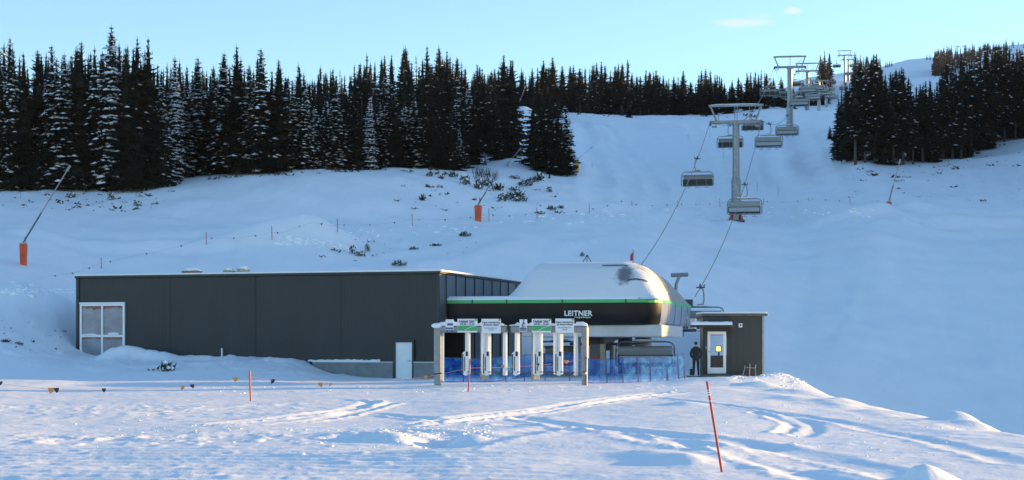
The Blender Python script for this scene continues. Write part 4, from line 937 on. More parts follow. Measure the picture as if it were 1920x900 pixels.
# ---------------------------------------------------------------- chairlift line
# (px of the column, Y, py of base, py of cross-arm, gauge half width m, column radius)
TOW = [(1380, 175, 416, 231, 2.66, .42), (1481, 279, 229, 127, 2.55, .50), (1514, 385, 216.5, 134, 2.55, .46), (1535.5, 462, 217, 152, 2.55, .42), (1549, 528, 217, 166, 2.55, .42), (1584, 655, 158, 104, 2.55, .42), (1591, 700, 152, 112, 2.55, .42)]
TOWLAB = ['nearest tall grey lift tower with orange padding round its foot on the open piste', 'second lift tower up the line, its portal frame standing against the sky', 'third lift tower up the line, half hidden behind chairs and the second tower',
          'fourth lift tower up the line, slim column rising over the crest', 'fifth lift tower, lowest-looking slim column beside the right forest', 'pale far lift tower on the upper slope against the sky', 'palest farthest lift tower just behind another on the upper slope']
ARM = []
for i, (px, Y, pb_, pa_, hw_, rc) in enumerate(TOW):
    x = (px-CX)*Y/F; zg_ = gz(x, Y); za = CAMZ+(HOR-pa_)*Y/F; ARM.append((x, Y, za, hw_))
    t = thing('lift_tower', TOWLAB[i], 'lift tower', (x, Y, zg_), 'lift towers up the slope'); t.rotation_euler.z = -math.atan2(.222, .975)*.6
    H = za-zg_; n = 18 if i < 3 else 10
    m = MB(); k = .40 if i == 0 else .36
    m.tube([(0, 0, -.6), (0, 0, H*k), (0, 0, H*k+.55), (0, 0, H-.15)], [rc*1.22, rc*1.22, rc*.93, rc*.88], n); m.tube([(0, 0, H*k-.06), (0, 0, H*k)], rc*1.33, n); m.tube([(0, 0, H-.2), (0, 0, H-.05)], rc*1.15, n)
    m.build('column', M['steel'], t, smooth=False, world=False)
    m = MB(); m.ob((0, 0, H+.12), (1, 0, 0), (0, 1, 0), hw_+.15, .22, .17, .03); m.build('cross_arm', M['steel'], t, world=False)
    for s in (-1, 1):                                       # sheave trains either side
        m = MB(); sx_ = s*hw_
        m.ob((sx_, 0, H+.02), (1, 0, 0), (0, 1, .18), .07, 2.1, .11); m.ob((sx_-s*.32, 0, H-.35), (1, 0, 0), (0, 1, .18), .28, 1.5, .04); m.ob((sx_-s*.5, 0, H-.2), (1, 0, 0), (0, 1, 0), .04, .5, .22)
        sh = m.build('sheave_train', M['steel'], t, world=False)
        m = MB()
        for q in range(6):
            y = -1.85+q*.74; c = Vector((sx_+s*.12, y, H+.02+y*.18)); m.tube([c-Vector((.06, 0, 0)), c+Vector((.06, 0, 0))], .22, 10)
        m.build('sheave_wheel', M['black'], sh, world=False)
    if i != 3 and i != 4:
        m = MB(); ht = 1.85
        for s in (-1, 1): m.ob((s*(hw_-.25), 0, H+ht/2+.1), (1, 0, 0), (0, 1, 0), .01, .01, .01); m.tube([(s*(hw_-.55), 0, H+.2), (s*(hw_+.08), 0, H+ht)], .11, 6)
        m.ob((0, 0, H+ht+.08), (1, 0, 0), (0, 1, 0), hw_+.3, .13, .12, .02); m.build('portal_frame', M['steel'], t, world=False)
        m = MB()
        for s in (-.15, .15): m.tube([(s, -.1, H+.1), (s, -.1, H+ht)], .03, 5)
        for q in range(6): m.tube([(-.15, -.1, H+.3+q*.28), (.15, -.1, H+.3+q*.28)], .025, 4)
        m.build('ladder', M['steel'], t, world=False)
        m = MB(); m.tube([(.55*hw_, -.2, H+.1), (.55*hw_, -.2, H+1.7)], .035, 5); m.tube([(-.72*hw_, -.2, H), (-.72*hw_, -.2, H+.95)], .05, 5); m.tube([(hw_*.3, -.2, H+.15), (hw_*.8, -.2, H+1.35)], .03, 5); m.build('service_rail', M['steel'], t, world=False)
        sn = MB(); sn.blob((0, 0, H+ht+.22), hw_+.2, .15, .07, i, 12, 4); sn.build('snow_cap', M['snowcap'], t, smooth=True, world=False)
    if i == 0:
        m = MB()
        for s in (-1, 1): m.ob((s*.56, -.25, .95), (1, 0, 0), (0, 1, 0), .07, .2, .18, .03); m.ob((s*.56, -.2, 2.0), (1, 0, 0), (0, 1, 0), .06, .15, .12, .03); m.add([(s*.50, -.55, .0), (s*.95, -.55, -.3), (s*.95, .1, -.3), (s*.5, .1, .0), (s*.5, -.55, .9), (s*.5, .1, .9)], [(0, 1, 4), (3, 5, 2), (1, 2, 5, 4)])
        m.build('padding', M['orange'], t, world=False)
        m = MB(); m.ob((0, -.7, -.12), (1, 0, 0), (0, 1, 0), .95, .25, .09, .02); m.ob((0, 0, -.4), (1, 0, 0), (0, 1, 0), .9, .9, .2); m.build('base_plate', M['steeldark'], t, world=False)
    elif i < 3:
        m = MB(); m.ob((0, -.3, -.1), (1, 0, 0), (0, 1, 0), 1.1, .9, .2, .05); m.build('base_plate', M['concrete'], t, world=False)
# ropes: left comes down, right goes up
def node(side):
    pts = []
    e = at(1160, 548, 104.5) if side < 0 else at(1303, 556, 104.5)
    pts.append(e)
    for x, Y, za, hw_ in ARM:
        a = math.atan2(.222, .975)*.6; pts.append(Vector((x+side*(hw_+.12)*math.cos(a), Y-side*(hw_+.12)*math.sin(a), za+.27)))
    return pts
ROPE = {}
for side in (-1, 1):
    nd = node(side); pl = []
    for a, b in zip(nd[:-1], nd[1:]):
        n = 14; L = (b-a).length
        for k in range(n):
            f_ = k/n; p = a.lerp(b, f_); p.z -= 4*f_*(1-f_)*L*(.026 if a is nd[0] else .035); pl.append(p)
    pl.append(nd[-1]); ROPE[side] = pl
    m = MB(); m.tube(pl, .034, 6)
    r = m.build('haul_rope', M['rope'], None, loc=tuple(nd[0]))
    tag(r, 'steel rope running up to the towers from behind the station roof' if side < 0 else 'steel rope running up from the right end of the station to the towers', 'rope', 'haul ropes of the chairlift')
def on_rope(side, Y):
    pl = ROPE[side]
    for a, b in zip(pl[:-1], pl[1:]):
        if a.y <= Y <= b.y: return a.lerp(b, (Y-a.y)/(b.y-a.y))
    return pl[0] if Y < pl[0].y else pl[-1]
def make_chair():
    """six-seat carrier hanging from its grip at the origin; riders look along +Y, uphill"""
    t = thing('lift_chair', 'six-seat lift chair', 'lift chair', (0, 0, 0), 'six-seat chairs on the rope')
    m = MB(); m.ob((.02, 0, .02), (0, 1, 0), (-1, 0, 0), .32, .09, .08, .02); m.tube([(-.30, .1, .02), (.30, .1, .02)], .05, 6); m.ob((.0, -.2, .14), (0, 1, .5), (-1, 0, 0), .16, .05, .05); m.tube([(.22, .02, .08), (.30, .02, .2)], .05, 6)
    m.build('grip', M['steeldark'], t, world=False)
    m = MB(); m.tube([(.08, 0, 0), (.20, 0, -.18), (.24, 0, -.5), (.26, -.05, -.85), (.18, -.08, -1.12), (.0, -.08, -1.28)], [.05, .05, .055, .055, .05, .05], 8); m.build('hanger', M['steel'], t, smooth=True, world=False)
    W = 1.60; zt_, zb_ = -1.32, -2.62
    m = MB(); r = .42
    for s in (1,):
        pts = [(-W, -.05, zb_), (-W, -.05, zt_-r)]+[(-W+r-r*math.cos(a), -.05, zt_-r+r*math.sin(a)) for a in (.4, .8, 1.2, 1.57)]+[(W-r+r*math.sin(a), -.05, zt_-r+r*math.cos(a)) for a in (0, .4, .8, 1.2, 1.57)]+[(W, -.05, zb_)]
        m.tube(pts, .048, 8)
    m.tube([(-W, -.05, zb_), (-W+.1, .1, zb_-.12), (W-.1, .1, zb_-.12), (W, -.05, zb_)], .045, 6)
    m.build('frame', M['steel'], t, smooth=True, world=False)
    m = MB(); m.ob((0, -.05, zt_+.02), (1, 0, 0), (0, 1, 0), .55, .09, .05, .02); m.add([(-.5, -.05, zt_+.07), (.5, -.05, zt_+.07), (.12, -.05, zt_+.22), (-.12, -.05, zt_+.22)], [(0, 1, 2, 3), (3, 2, 1, 0)])
    m.build('suspension_beam', M['steel'], t, world=False)
    m = MB(); rows = []                                     # raised weather bubble arching over the seat
    for a in np.linspace(.15, 2.2, 9): rows.append([(x, -.30-.50*math.sin(a)*.55+.10, -2.02+.46*math.cos(a-.55)) for x in np.linspace(-W+.14, W-.14, 7)])
    m.grid(rows); rows2 = [[(p[0], p[1]+.025, p[2]-.02) for p in r_] for r_ in rows]; m.grid(rows2); m.build('bubble', M['bubble'], t, smooth=True, world=False)
    sn = MB(); sn.blob((0, -.20, zt_+.10), .85, .10, .055, 4, 10, 4); sn.build('snow_cap', M['snowcap'], t, smooth=True, world=False)
    m = MB(); m.ob((0, -.34, -2.32), (1, 0, 0), (0, .98, -.2), W-.10, .03, .30, .02); bkp = m.build('backrest', M['seat'], t, world=False)
    m = MB(); m.ob((0, -.388, -2.33), (1, 0, 0), (0, .98, -.2), W-.20, .012, .20); m.build('back_panel', M['plate'], bkp, world=False)
    m = MB()
    for k in range(6):
        x = -W+.14+(k+.5)*(2*W-.28)/6; m.ob((x, -.02, -2.62), (1, 0, 0), (0, 1, .12), (2*W-.28)/12-.02, .27, .055, .03)
    m.build('seat', M['seat'], t, world=False)
    m = MB()
    for k in range(6):
        x = -W+.14+(k+.5)*(2*W-.28)/6; m.ob((x, -.295, -2.28), (1, 0, 0), (0, .98, -.2), (2*W-.28)/12-.025, .025, .24, .02)
    m.build('seat_cushion', M['seat'], bkp, world=False)
    m = MB()
    for s in (-1, 1): m.tube([(s*(W-.05), -.05, -1.95), (s*(W-.05), .25, -1.75), (s*(W-.35), .55, -1.7)], .03, 6)
    m.tube([(-W+.35, .55, -1.7), (W-.35, .55, -1.7)], .03, 6)
    for k in (-1, 0, 1): m.tube([(k*.9, .55, -1.7), (k*.9, .3, -2.9), (k*.9-.25, .3, -2.93), (k*.9+.25, .3, -2.93)], .022, 5)
    m.build('restraint_bar', M['steel'], t, world=False)
    return t
proto = make_chair(); used = False
ang = -math.atan2(.222, .975)
CH = [(1, 108, 'chair leaving the station just above the hut roof on the right rope'), (1, 149, 'chair hanging in front of the foot of the nearest tower'), (1, 186, 'chair with pale back panel just right of the nearest tower top'), (1, 223, 'chair right of and above the pale one beside the nearest tower'),
      (1, 257, 'chair hanging in front of the foot of the second tower'), (1, 296, 'chair seen behind the column of the second tower on the uphill rope'), (1, 333, 'chair between the second and third tower on the uphill rope'), (1, 368, 'chair just below the third tower on the uphill rope'),
      (1, 405, 'chair just past the third tower on the uphill rope'), (1, 442, 'chair just below the fourth tower on the uphill rope'), (1, 480, 'chair between the fourth and fifth tower on the uphill rope'), (1, 517, 'chair near the fifth tower on the uphill rope'), (1, 590, 'tiny chair low on the far snow strip, uphill rope'), (1, 628, 'tiny chair just below the far pale towers, uphill rope'), (1, 676, 'tiny chair between the two far pale towers, uphill rope'),
      (-1, 112, 'chair mostly hidden behind the station roof, its grip beside the red flag'), (-1, 160, 'chair coming down left of the nearest tower, alone over the open piste'), (-1, 198, 'chair partly hidden behind the left of the nearest tower column'), (-1, 232, 'chair half behind the right end of the nearest tower cross-arm'), (-1, 268, 'chair in front of the dark crest trees, left of the second tower foot'),
      (-1, 305, 'chair near the left arm of the second tower against the sky edge'), (-1, 345, 'chair left of the third tower on the downhill rope'), (-1, 378, 'chair just below the third tower on the downhill rope'), (-1, 415, 'chair just past the third tower on the downhill rope'), (-1, 452, 'chair just below the fourth tower on the downhill rope'), (-1, 490, 'chair between fourth and fifth tower on the downhill rope'), (-1, 560, 'tiny chair past the fifth tower on the downhill rope'), (-1, 610, 'tiny chair on the far snow strip, downhill rope'), (-1, 645, 'tiny chair just left of the far pale towers')]
for side, Y, lab in CH:
    c = proto if not used else copy_tree(proto); used = True
    p = on_rope(side, Y); c.location = p; c.rotation_euler.z = ang if side > 0 else ang+math.pi
    c['label'] = ('grey six-seat '+lab)
# chairs inside the station, hung from the rail
for px, pyt, Y, rz, lab in ((1210, 640, 92.5, ang+.1, 'grey six-seat chair waiting under the station behind the blue net'), (1046, 640, 97, ang+1.0, 'grey six-seat chair turned sideways under the station behind the ticket gates')):
    c = copy_tree(proto); p = at(px, pyt, Y); c.location = (p.x, p.y, p.z+1.30); c.rotation_euler.z = rz; c.scale = (1.06, 1, 1); c['label'] = lab; c['group'] = 'chairs inside the station'
# chair parked on the rail at the right end of the station
# ---------------------------------------------------------------- ticket gates
GY = 74.5
def gx(px, Y=GY): return (px-CX)*Y/F
def gzp(py, Y=GY): return CAMZ+(HOR-py)*Y/F
ux, uy = Vector((1, 0, 0)), Vector((0, 1, 0))
UXR = Vector((math.cos(.55), math.sin(.55), 0)); UYR = Vector((-math.sin(.55), math.cos(.55), 0))   # posts stand turned, showing a left and a right face
def post(m, px, py0, py1, w=.11, d=.11, Y=GY, bev=.02): m.ob((gx(px, Y), Y, (gzp(py0, Y)+gzp(py1, Y))/2), UXR, UYR, w, d, (gzp(py0, Y)-gzp(py1, Y))/2, bev)
def snow_strip(px0, px1, py, d, Y, seed, h=.12):
    m = MB(); xs = np.linspace(gx(px0, Y), gx(px1, Y), 30); r = random.Random(seed); rows = []
    hs = [h*(.5+.8*r.random())*min(1, .25+6*min(i, 29-i)/29) for i in range(30)]
    for t in np.linspace(0, 1, 7):
        rows.append([(x, Y-d+2*d*t, gzp(py, Y)+hs[i]*math.sin(math.pi*t)**.6) for i, x in enumerate(xs)])
    m.grid(rows); return m
def gate(label, x0, x1, left, right, readers, singles, backs, seed):
    g = thing('ticket_gate', label, 'ticket gate', ((gx(x0)+gx(x1))/2, GY, gz((gx(x0)+gx(x1))/2, GY)), 'ticket gates in front of the station')
    m = MB(); m.ob(((gx(x0)+gx(x1))/2, GY, gzp(617)), ux, uy, (gx(x1)-gx(x0))/2, .20, .16, .05); m.build('beam', M['steel'], g)
    snow_strip(x0-2, x1+1, 611, .23, GY, seed, .17).build('beam_snow', M['snowcap'], g, smooth=True)
    if left:
        m = MB(); m.ob((gx(821), GY-.05, gzp(667)), ux, uy, .17, .17, (gzp(612)-gzp(722))/2, .03); m.build('corner_post', M['steel'], g)
        m = MB(); m.ob((gx(829.5), GY+.12, gzp(664)), UXR, UYR, .05, .08, (gzp(612)-gzp(716))/2); m.build('cable_duct', M['alu'], g)
        m = MB(); m.blob((gx(820), GY-.05, gzp(611)), .3, .28, .14, 3); m.build('snow_cap', M['snowcap'], g, smooth=True)
        m = MB(); m.tube([(gx(814), GY-.2, gzp(702)), (gx(828), GY-.22, gzp(700))], .045, 6); m.build('clamp', M['steeldark'], g)
    if right:
        m = MB(); m.ob((gx(1096), GY-.05, gzp(668)), ux, uy, .13, .17, (gzp(612)-gzp(725))/2, .03); m.build('corner_post', M['steel'], g)
        m = MB(); m.tube([(gx(1100.5), GY-.05, gzp(672)), (gx(1100.5), GY-.05, gzp(618)), (gx(1099), GY-.05, gzp(609)), (gx(1093), GY-.05, gzp(606)), (gx(1080), GY-.05, gzp(606))], .07, 8); m.build('pipe_bend', M['alu'], g, smooth=True)
        m = MB(); m.blob((gx(1094), GY-.26, gzp(700)), .17, .15, .12, 8); m.build('lamp', M['steel'], g, smooth=True)
        m = MB(); m.tube([(gx(1097.5), GY-.28, gzp(725)), (gx(1098.5), GY-.28, gzp(671))], .025, 6); m.blob((gx(1098.5), GY-.28, gzp(671)), .06, .06, .06, 2); m.build('barrier_rod', M['steeldark'], g)
    for px in backs:
        m = MB(); post(m, px, 612, 712, .17, .12, GY+.9); m.ob((gx(px), GY+.45, gzp(617)), ux, uy, .08, .45, .08); m.build('rear_post', M['steel'], g)
    for px in singles:
        m = MB(); post(m, px, 622, 704, .085, .085); m.build('hanging_post', M['alu'], g)
        m = MB(); m.ob((gx(px), GY, gzp(621.5)), UXR, UYR, .11, .11, .04, .01); m.build('collar', M['steel'], g)
    for px, dbl in readers:                                # column with a card reader pod hanging from it
        m = MB(); post(m, px, 622, 702, .095, .095)
        if dbl: post(m, px-9.5, 622, 702, .075, .09, GY+.05)
        rd = m.build('reader_column', M['alu'], g)
        m = MB(); a, b = gx(px-10.5), gx(px+2.5); zt_, zb_ = gzp(659), gzp(704)
        poly = [(a, zb_+.12), (a, zt_-.1), (a+.1, zt_), (b, zt_), (b, zb_+.1), (b-.08, zb_), (a+.12, zb_)]
        vs_ = [Vector((x, GY-.28, z)) for x, z in poly]+[Vector((x, GY-.12, z)) for x, z in poly]; k = len(poly)
        m.add(vs_, [tuple(range(k)), tuple(range(2*k-1, k-1, -1))]+[(i, k+i, k+(i+1) % k, (i+1) % k) for i in range(k)])
        pod = m.build('reader_pod', M['alu'], rd)
        m = MB(); m.ob((gx(px-1.5), GY-.285, gzp(663.5)), ux, uy, .05, .012, .10); m.ob((gx(px-5.5), GY-.285, gzp(682)), ux, uy, .018, .01, .33); m.build('reader_slot', M['black'], pod)
        m = MB(); m.ob((gx(px-9), GY-.285, gzp(682)), ux, uy, .03, .006, .46); m.build('pod_rim', M['steeldark'], pod)
        m = MB(); m.tube([(gx(px-6), GY-.2, gzp(697)), (gx(px+6), GY-.35, gzp(697.5))], .022, 6); m.tube([(gx(px+6), GY-.35, gzp(697.5)), (gx(px+26), GY-.40, gzp(698))], .03, 6); m.build('turnstile_arm', M['steeldark'], rd)
gate('left ticket gate with two hanging card readers and a corner post, snow on its beam', 815, 950, True, False, [(877, False), (916, True)], [947], [908], 5)
gate('right ticket gate with three hanging card readers, pipe bend at its right end', 957, 1101, False, True, [(970, False), (1013, True), (1051, True)], [1080], [1004], 9)

def sign(label, x0, x1, y0, y1, rot=0.0):
    c = Vector(((gx(x0)+gx(x1))/2, GY-.30, (gzp(y0)+gzp(y1))/2)); s = thing('sign', label, 'sign', c, 'signs on the ticket gates')
    w_, h_ = (gx(x1)-gx(x0))/2, (gzp(y0)-gzp(y1))/2
    m = MB(); m.ob(c, ux, uy, w_, .018, h_, .006); m.build('board', M['signw'], s)
    m = MB(); m.tube([c+Vector((-w_*.5, .02, -h_*.3)), c+Vector((-w_*.5, .12, -h_*.3))], .02, 5); m.tube([c+Vector((w_*.5, .02, -h_*.3)), c+Vector((w_*.5, .12, -h_*.3))], .02, 5); m.build('bracket', M['steel'], s)
    return s, c, w_, h_
fr_ = -.021
def panel(s, c, name, x, z, hw, hh, mat, dy=0.0):
    m = MB(); m.ob(c+Vector((x, fr_-.002-dy, z)), ux, uy, hw, .003, hh); m.build(name, mat, s)
def line(s, c, txt, size, x, z, mat, bold=.004): text('lettering', txt, size, c+Vector((x, fr_-.006, z)), ux, (0, 0, 1), mat, s, bold, ext=.002)
for k, (x0, x1, y0, y1, nm) in enumerate(((858, 895, 598, 623.5, 'left'), (997, 1033, 598, 623.5, 'right'))):
    s, c, w_, h_ = sign(f'white and green sign with opening hours on the {nm} ticket gate', x0, x1, y0, y1)
    line(s, c, 'Hafjell 360', .165, -.03, h_*.60, M['ink'], .005); line(s, c, '09.30 - 15.30', .125, 0, h_*.20, M['ink'])
    panel(s, c, 'green_field', 0, -h_*.38, w_-.01, h_*.37, M['signg'])
    m = MB(); pts = [c+Vector((-.12+.5*t, fr_-.008, -h_*.70+h_*.60*(1-(1-t)**2))) for t in np.linspace(0, 1, 10)]; m.tube(pts, .012, 4); m.build('curved_line', M['signw'], s)
    panel(s, c, 'corner_mark', w_-.05, h_-.05, .045, .045, M['signg'])
for k, (x0, x1, y0, y1, nm) in enumerate(((903, 939, 598, 625, 'left'), (1041, 1076, 597.5, 624, 'right'))):
    s, c, w_, h_ = sign(f'white text sign about downhill rides on the {nm} ticket gate', x0, x1, y0, y1)
    line(s, c, 'Ingen returkjøring', .112, 0, h_*.50, M['ink'], .004); line(s, c, 'på denne heisen', .112, 0, h_*.17, M['ink'], .004)
    line(s, c, 'No downhill with', .085, 0, -h_*.27, M['ink'], .0); line(s, c, 'this lift', .085, 0, -h_*.55, M['ink'], .0)
    panel(s, c, 'corner_mark', w_-.05, h_-.05, .045, .045, M['signg'])
s, c, w_, h_ = sign('small blue and white lined sign at the left end of the left gate', 836, 851, 599, 623)
panel(s, c, 'blue_bar', .03, h_*.22, w_*.75, .05, M['signb']); panel(s, c, 'blue_bar', 0, -h_*.40, w_-.01, .04, M['signb']); panel(s, c, 'blue_field', 0, -h_*.82, w_-.004, h_*.17, M['signb']); line(s, c, 'Enkel', .06, 0, -h_*.82, M['signw'], 0)
s, c, w_, h_ = sign('small white sign with a skier figure at the left end of the right gate', 974, 988, 599, 622)
m = MB(); p = lambda x, z: c+Vector((x, fr_-.006, z))
m.tube([p(.02, .19), p(.0, .08), p(-.05, -.02), p(.03, -.08)], [.03, .035, .03, .02], 5); m.blob(p(.03, .25), .035, .01, .035, 1); m.tube([p(-.11, -.10), p(.12, -.06)], .014, 4); m.tube([p(.02, .15), p(.09, .05)], .014, 4); m.build('skier_symbol', M['ink'], s)
panel(s, c, 'blue_bar', 0, -h_*.50, w_-.02, .03, M['signb']); panel(s, c, 'grey_bar', 0, -h_*.70, w_-.02, .015, M['ink']); panel(s, c, 'grey_bar', 0, -h_*.85, w_-.02, .015, M['ink'])

# ---------------------------------------------------------------- blue nets
def net(label, pts, rods, seed):
    """pts: (px, py top, py bottom, Y); rods: (px top, py top, px bottom, py bottom, Y)"""
    b = at(pts[0][0], pts[0][2], pts[0][3]); n = thing('safety_net', label, 'safety net', b, 'blue safety nets at the station')
    r = random.Random(seed); m = MB(); rows = [[] for _ in range(9)]
    for i in range(len(pts)-1):
        k = 10
        for j in range(k+(1 if i == len(pts)-2 else 0)):
            t = j/k; a, c_ = pts[i], pts[i+1]; px, p0, p1, Y = [a[q]*(1-t)+c_[q]*t for q in range(4)]
            sag = math.sin(math.pi*t); x = (px-CX)*Y/F
            for q in range(9):
                u = q/8; py = p0+1.6*sag+(p1-p0-1.2*sag)*u
                rows[q].append(at(px, py, Y)+Vector((0, (r.random()-.5)*.012+.03*math.sin(px*.16+u*2), 0)))
    m.grid(rows); nb = m.build('netting', M['net'], n, smooth=True)
    m = MB(); m.tube(rows[0], .014, 4); m.tube(rows[-1], .012, 4); m.build('edge_cord', M['signb'], n)
    for a, b0, c_, d, Y in rods:
        m = MB(); m.tube([at(a, b0, Y), at(c_, d, Y)+Vector((0, 0, -.25))], .026, 6); m.build('net_rod', M['signb'], n)
net('blue safety net hanging behind the ticket gates along the garage wall', [(824, 668, 714, 80.5), (860, 671, 717, 80.2), (904, 671, 717, 80), (948, 668, 712, 80.6), (985, 665, 706, 82), (1020, 663, 703, 83), (1058, 661, 700, 83.5), (1092, 660, 699, 83.5)],
    [(829, 668, 829.5, 718, 80.5), (868, 671, 869, 719, 80.2), (909, 671, 909, 721, 80), (948, 668, 949, 717, 80.6), (983, 664, 983, 714, 82), (1022, 662, 1022, 710, 83), (1068, 660, 1068, 705, 83.5)], 4)
net('blue safety net on dark rods right of the ticket gates before the waiting chair', [(1099, 671, 716, 78.5), (1137, 673, 722, 77.8), (1168, 669.5, 724, 77.4), (1196, 669, 721, 78), (1220, 669, 717, 78.8), (1251, 668.5, 713, 79.8), (1271, 666, 709, 80.6), (1282, 663.5, 706, 81)],
    [(1137, 672, 1138.5, 723, 77.8), (1167, 669, 1169, 725, 77.4), (1195, 668.5, 1197.5, 722, 78), (1219, 668, 1220.5, 718.5, 78.8), (1249.5, 667, 1253, 715, 79.8), (1270, 664, 1274, 710, 80.6), (1281, 662.5, 1284.5, 706.5, 81)], 6)

# ---------------------------------------------------------------- marker poles and lines
def pole(name, label, top, bot, r, mat, group=None, white=()):
    p = thing(name, label, 'pole', bot, group)
    d = (top-bot).normalized(); m = MB(); m.tube([bot-d*.3, top], r, 8); m.build('rod', mat, p)
    for a, b in white:
        w_ = MB(); w_.tube([bot.lerp(top, a), bot.lerp(top, b)], r*1.08, 8); w_.build('white_band', M['white'], p)
    return p
def gpt(px, py):
    X, Y = flat(px, py); return Vector((X, Y, gz(X, Y)))
b = gpt(1353.5, 891); t_ = at(1325.5, 715, b.y); pole('slalom_pole', 'tall leaning red pole with white bands in the near snow on the right', t_, b, .0185, M['red'], None, ((.845, .86), (.872, .885), (.90, .908), (.78, .787)))
b = gpt(470, 753); pole('slalom_pole', 'short red pole in the snow in front of the garage', at(468, 695, b.y), b, .028, M['red'])
b = gpt(878, 738); pole('slalom_pole', 'short red pole in front of the left ticket gate', at(881, 673, b.y), b, .026, M['red'])
# pennant line across the forecourt
L = [(-25,717,60),(2,720,60.5),(100,731,59.5),(195,731.5,58),(343,725,56.5),(442,709,55.8),(468.5,706,55.6),(513,714,56.6),(600,720.5,59),(700,716,61.5),(800,707,63.6),(879.5,690,65),(945,689,68.5),(1010,685,72),(1063,679,75.5),(1094,674,77.5)]
pl = [at(*p) for p in L]; PL = thing('pennant_line', 'red cord with small orange and dark pennants strung low across the snow', 'pennant line', pl[6])
m = MB(); m.tube(pl, .0045, 4); m.build('cord', M['cord'], PL)
for px, py, Y, mt, sz in ((1, 717, 60.5, 'pen_d', .13), (96, 729, 59.5, 'pen_o', .16), (106, 729, 59.4, 'pen_d', .13), (195, 730, 58, 'pen_d', .10), (343, 725, 56.5, 'pen_o', .11), (360, 722.5, 56.4, 'pen_d', .09), (442, 709, 55.8, 'pen_o', .12), (512, 713, 56.6, 'pen_d', .12), (600, 719, 59, 'pen_o', .12), (620, 720, 59.6, 'pen_o', .08), (798, 706, 63.5, 'pen_o', .10), (943, 686, 68.4, 'pen_o', .09), (1009, 683, 72, 'pen_d', .10), (1063, 677, 75.5, 'pen_o', .13)):
    c = at(px, py, Y); m = MB(); r = random.Random(px); k = (r.random()-.5)*1.4; sz *= .8
    m.add([c+Vector((-sz, .0, .03)), c+Vector((sz*.9, .04*k, .04)), c+Vector((sz*.8+k*.05, -.05, -sz*.7)), c+Vector((k*.1, -.07, -sz*1.5)), c+Vector((-sz*.7, -.03, -sz*.6))], [(0, 4, 3, 2, 1)]); m.build('pennant', M[mt], PL)
# poles and cords on the hillside
HP = [(190,507,24),(387,461,26),(510,446,22),(633,431,21),(773,421,20),(917,410,19),(1007,404,15),(1105,397,14),(1185,394,17),(1271,393,17),(1350,390,18),(1432,388,17),(1517,388,17),(1594,387,15)]
NAMES = ['left of the garage roof corner', 'above the garage roof, lowest of the row', 'above the middle of the garage', 'below the forest front', 'above the right half of the garage', 'beside the orange lance padding', 'below the dark thicket', 'first on the open piste', 'second on the open piste', 'left of the nearest tower under the lone chair', 'close left of the nearest tower foot', 'close right of the nearest tower foot', 'second right of the tower', 'near the right snow lance']
tops = []
for (px, py, h_), nm in zip(HP, NAMES):
    b = hit(px, py, 108); t_ = at(px-.5, py-h_, b.y); tops.append((b, t_)); pole('marker_pole', f'thin red marker pole {nm}', t_, b, .028, M['red'], 'marker poles on the hillside')
HL = thing('pennant_line', 'thin cord with small dark pennants between marker poles on the hillside', 'pennant line', tops[0][0])
cp = [hit(95, 528, 100)+Vector((0, 0, .4))]; cp += [b.lerp(t_, .55) for b, t_ in tops]; pl = []
for a, b in zip(cp[:-1], cp[1:]):
    for k in range(12):
        f_ = k/12; p = a.lerp(b, f_); p.z -= .8*f_*(1-f_); g_ = gz(p.x, p.y); p.z = max(p.z, g_+.25); pl.append(p)
pl.append(cp[-1]); m = MB(); m.tube(pl, .0045, 4); m.build('cord', M['rope'], HL)
for i, p in enumerate(pl):
    if i % 4 == 1:
        m = MB(); s_ = .06+.04*rnd.random(); m.add([p+Vector((-s_, 0, .02)), p+Vector((s_, 0, .02)), p+Vector((.02, -.04, -s_*1.6))], [(0, 2, 1)]); m.build('pennant', M['pen_d'], HL)
for px, py, h_, nm in ((1290,262,10,'highest on the piste'), (1331,258,26,'left of the nearest tower arm'), (1357,298,14,'under the hidden chair'), (1420,362,20,'lower right of the nearest tower'), (1459,368,20,'right of the tower foot on the slope'), (1110,318,12,'right of the yellow padding')):
    b = hit(px, py, 120); pole('marker_pole', f'faint grey marker pole {nm}', at(px, py-h_, b.y), b, .022, M['steeldark'], 'faint poles on the open piste')
b = hit(1009, 428, 115)
# ---------------------------------------------------------------- snow lances
def lance(label, px, py, w, h, pad, tip, mat, th_=1.0, dark=.4):
    b = hit(px, py, 100); Y = b.y; k = Y/F; l = thing('snow_lance', label, 'snow lance', b, 'snowmaking lances on the hillside')
    top = b.z+h*k; m = MB(); rr = w*k/2
    if pad: m.tube([(b.x, Y, b.z-.3), (b.x, Y, b.z+.1), (b.x, Y, top)], [rr*.82, rr*.86, rr*1.05], 12); m.build('padding', M[mat], l)
    m = MB(); m.ob((b.x-.05, Y, top+.06), ux, uy, .2, .1, .05); m.tube([(b.x+.18, Y, top), (b.x+.15, Y, top+.5), (b.x+.05, Y, top+.45)], .03, 5); m.tube([(b.x, Y, b.z-.3), (b.x, Y, top+.2)], .07, 6); m.build('stand', M['steel'], l)
    e = at(tip[0], tip[1], Y-.6); s = Vector((b.x, Y, top+.15)); m = MB(); mid = s.lerp(e, dark); m.tube([s, mid], .06*th_, 8); m.build('lower_tube', M['steeldark'], l)
    m = MB(); m.tube([mid, e], .042*th_, 8); m.build('upper_tube', M['steel'], l)
    m = MB(); m.tube([e.lerp(s, .03), e+(e-s).normalized()*.25], .09*th_, 8); m.build('nozzle_head', M['steel'], l)
lance('long snow lance with orange foot padding on the left hillside', 44, 498, 15, 38, True, (128, 316), 'orange')
lance('snow lance with tapering orange foot padding in front of the thicket', 896.5, 411, 14, 28, True, (917, 350), 'orange', dark=.7)
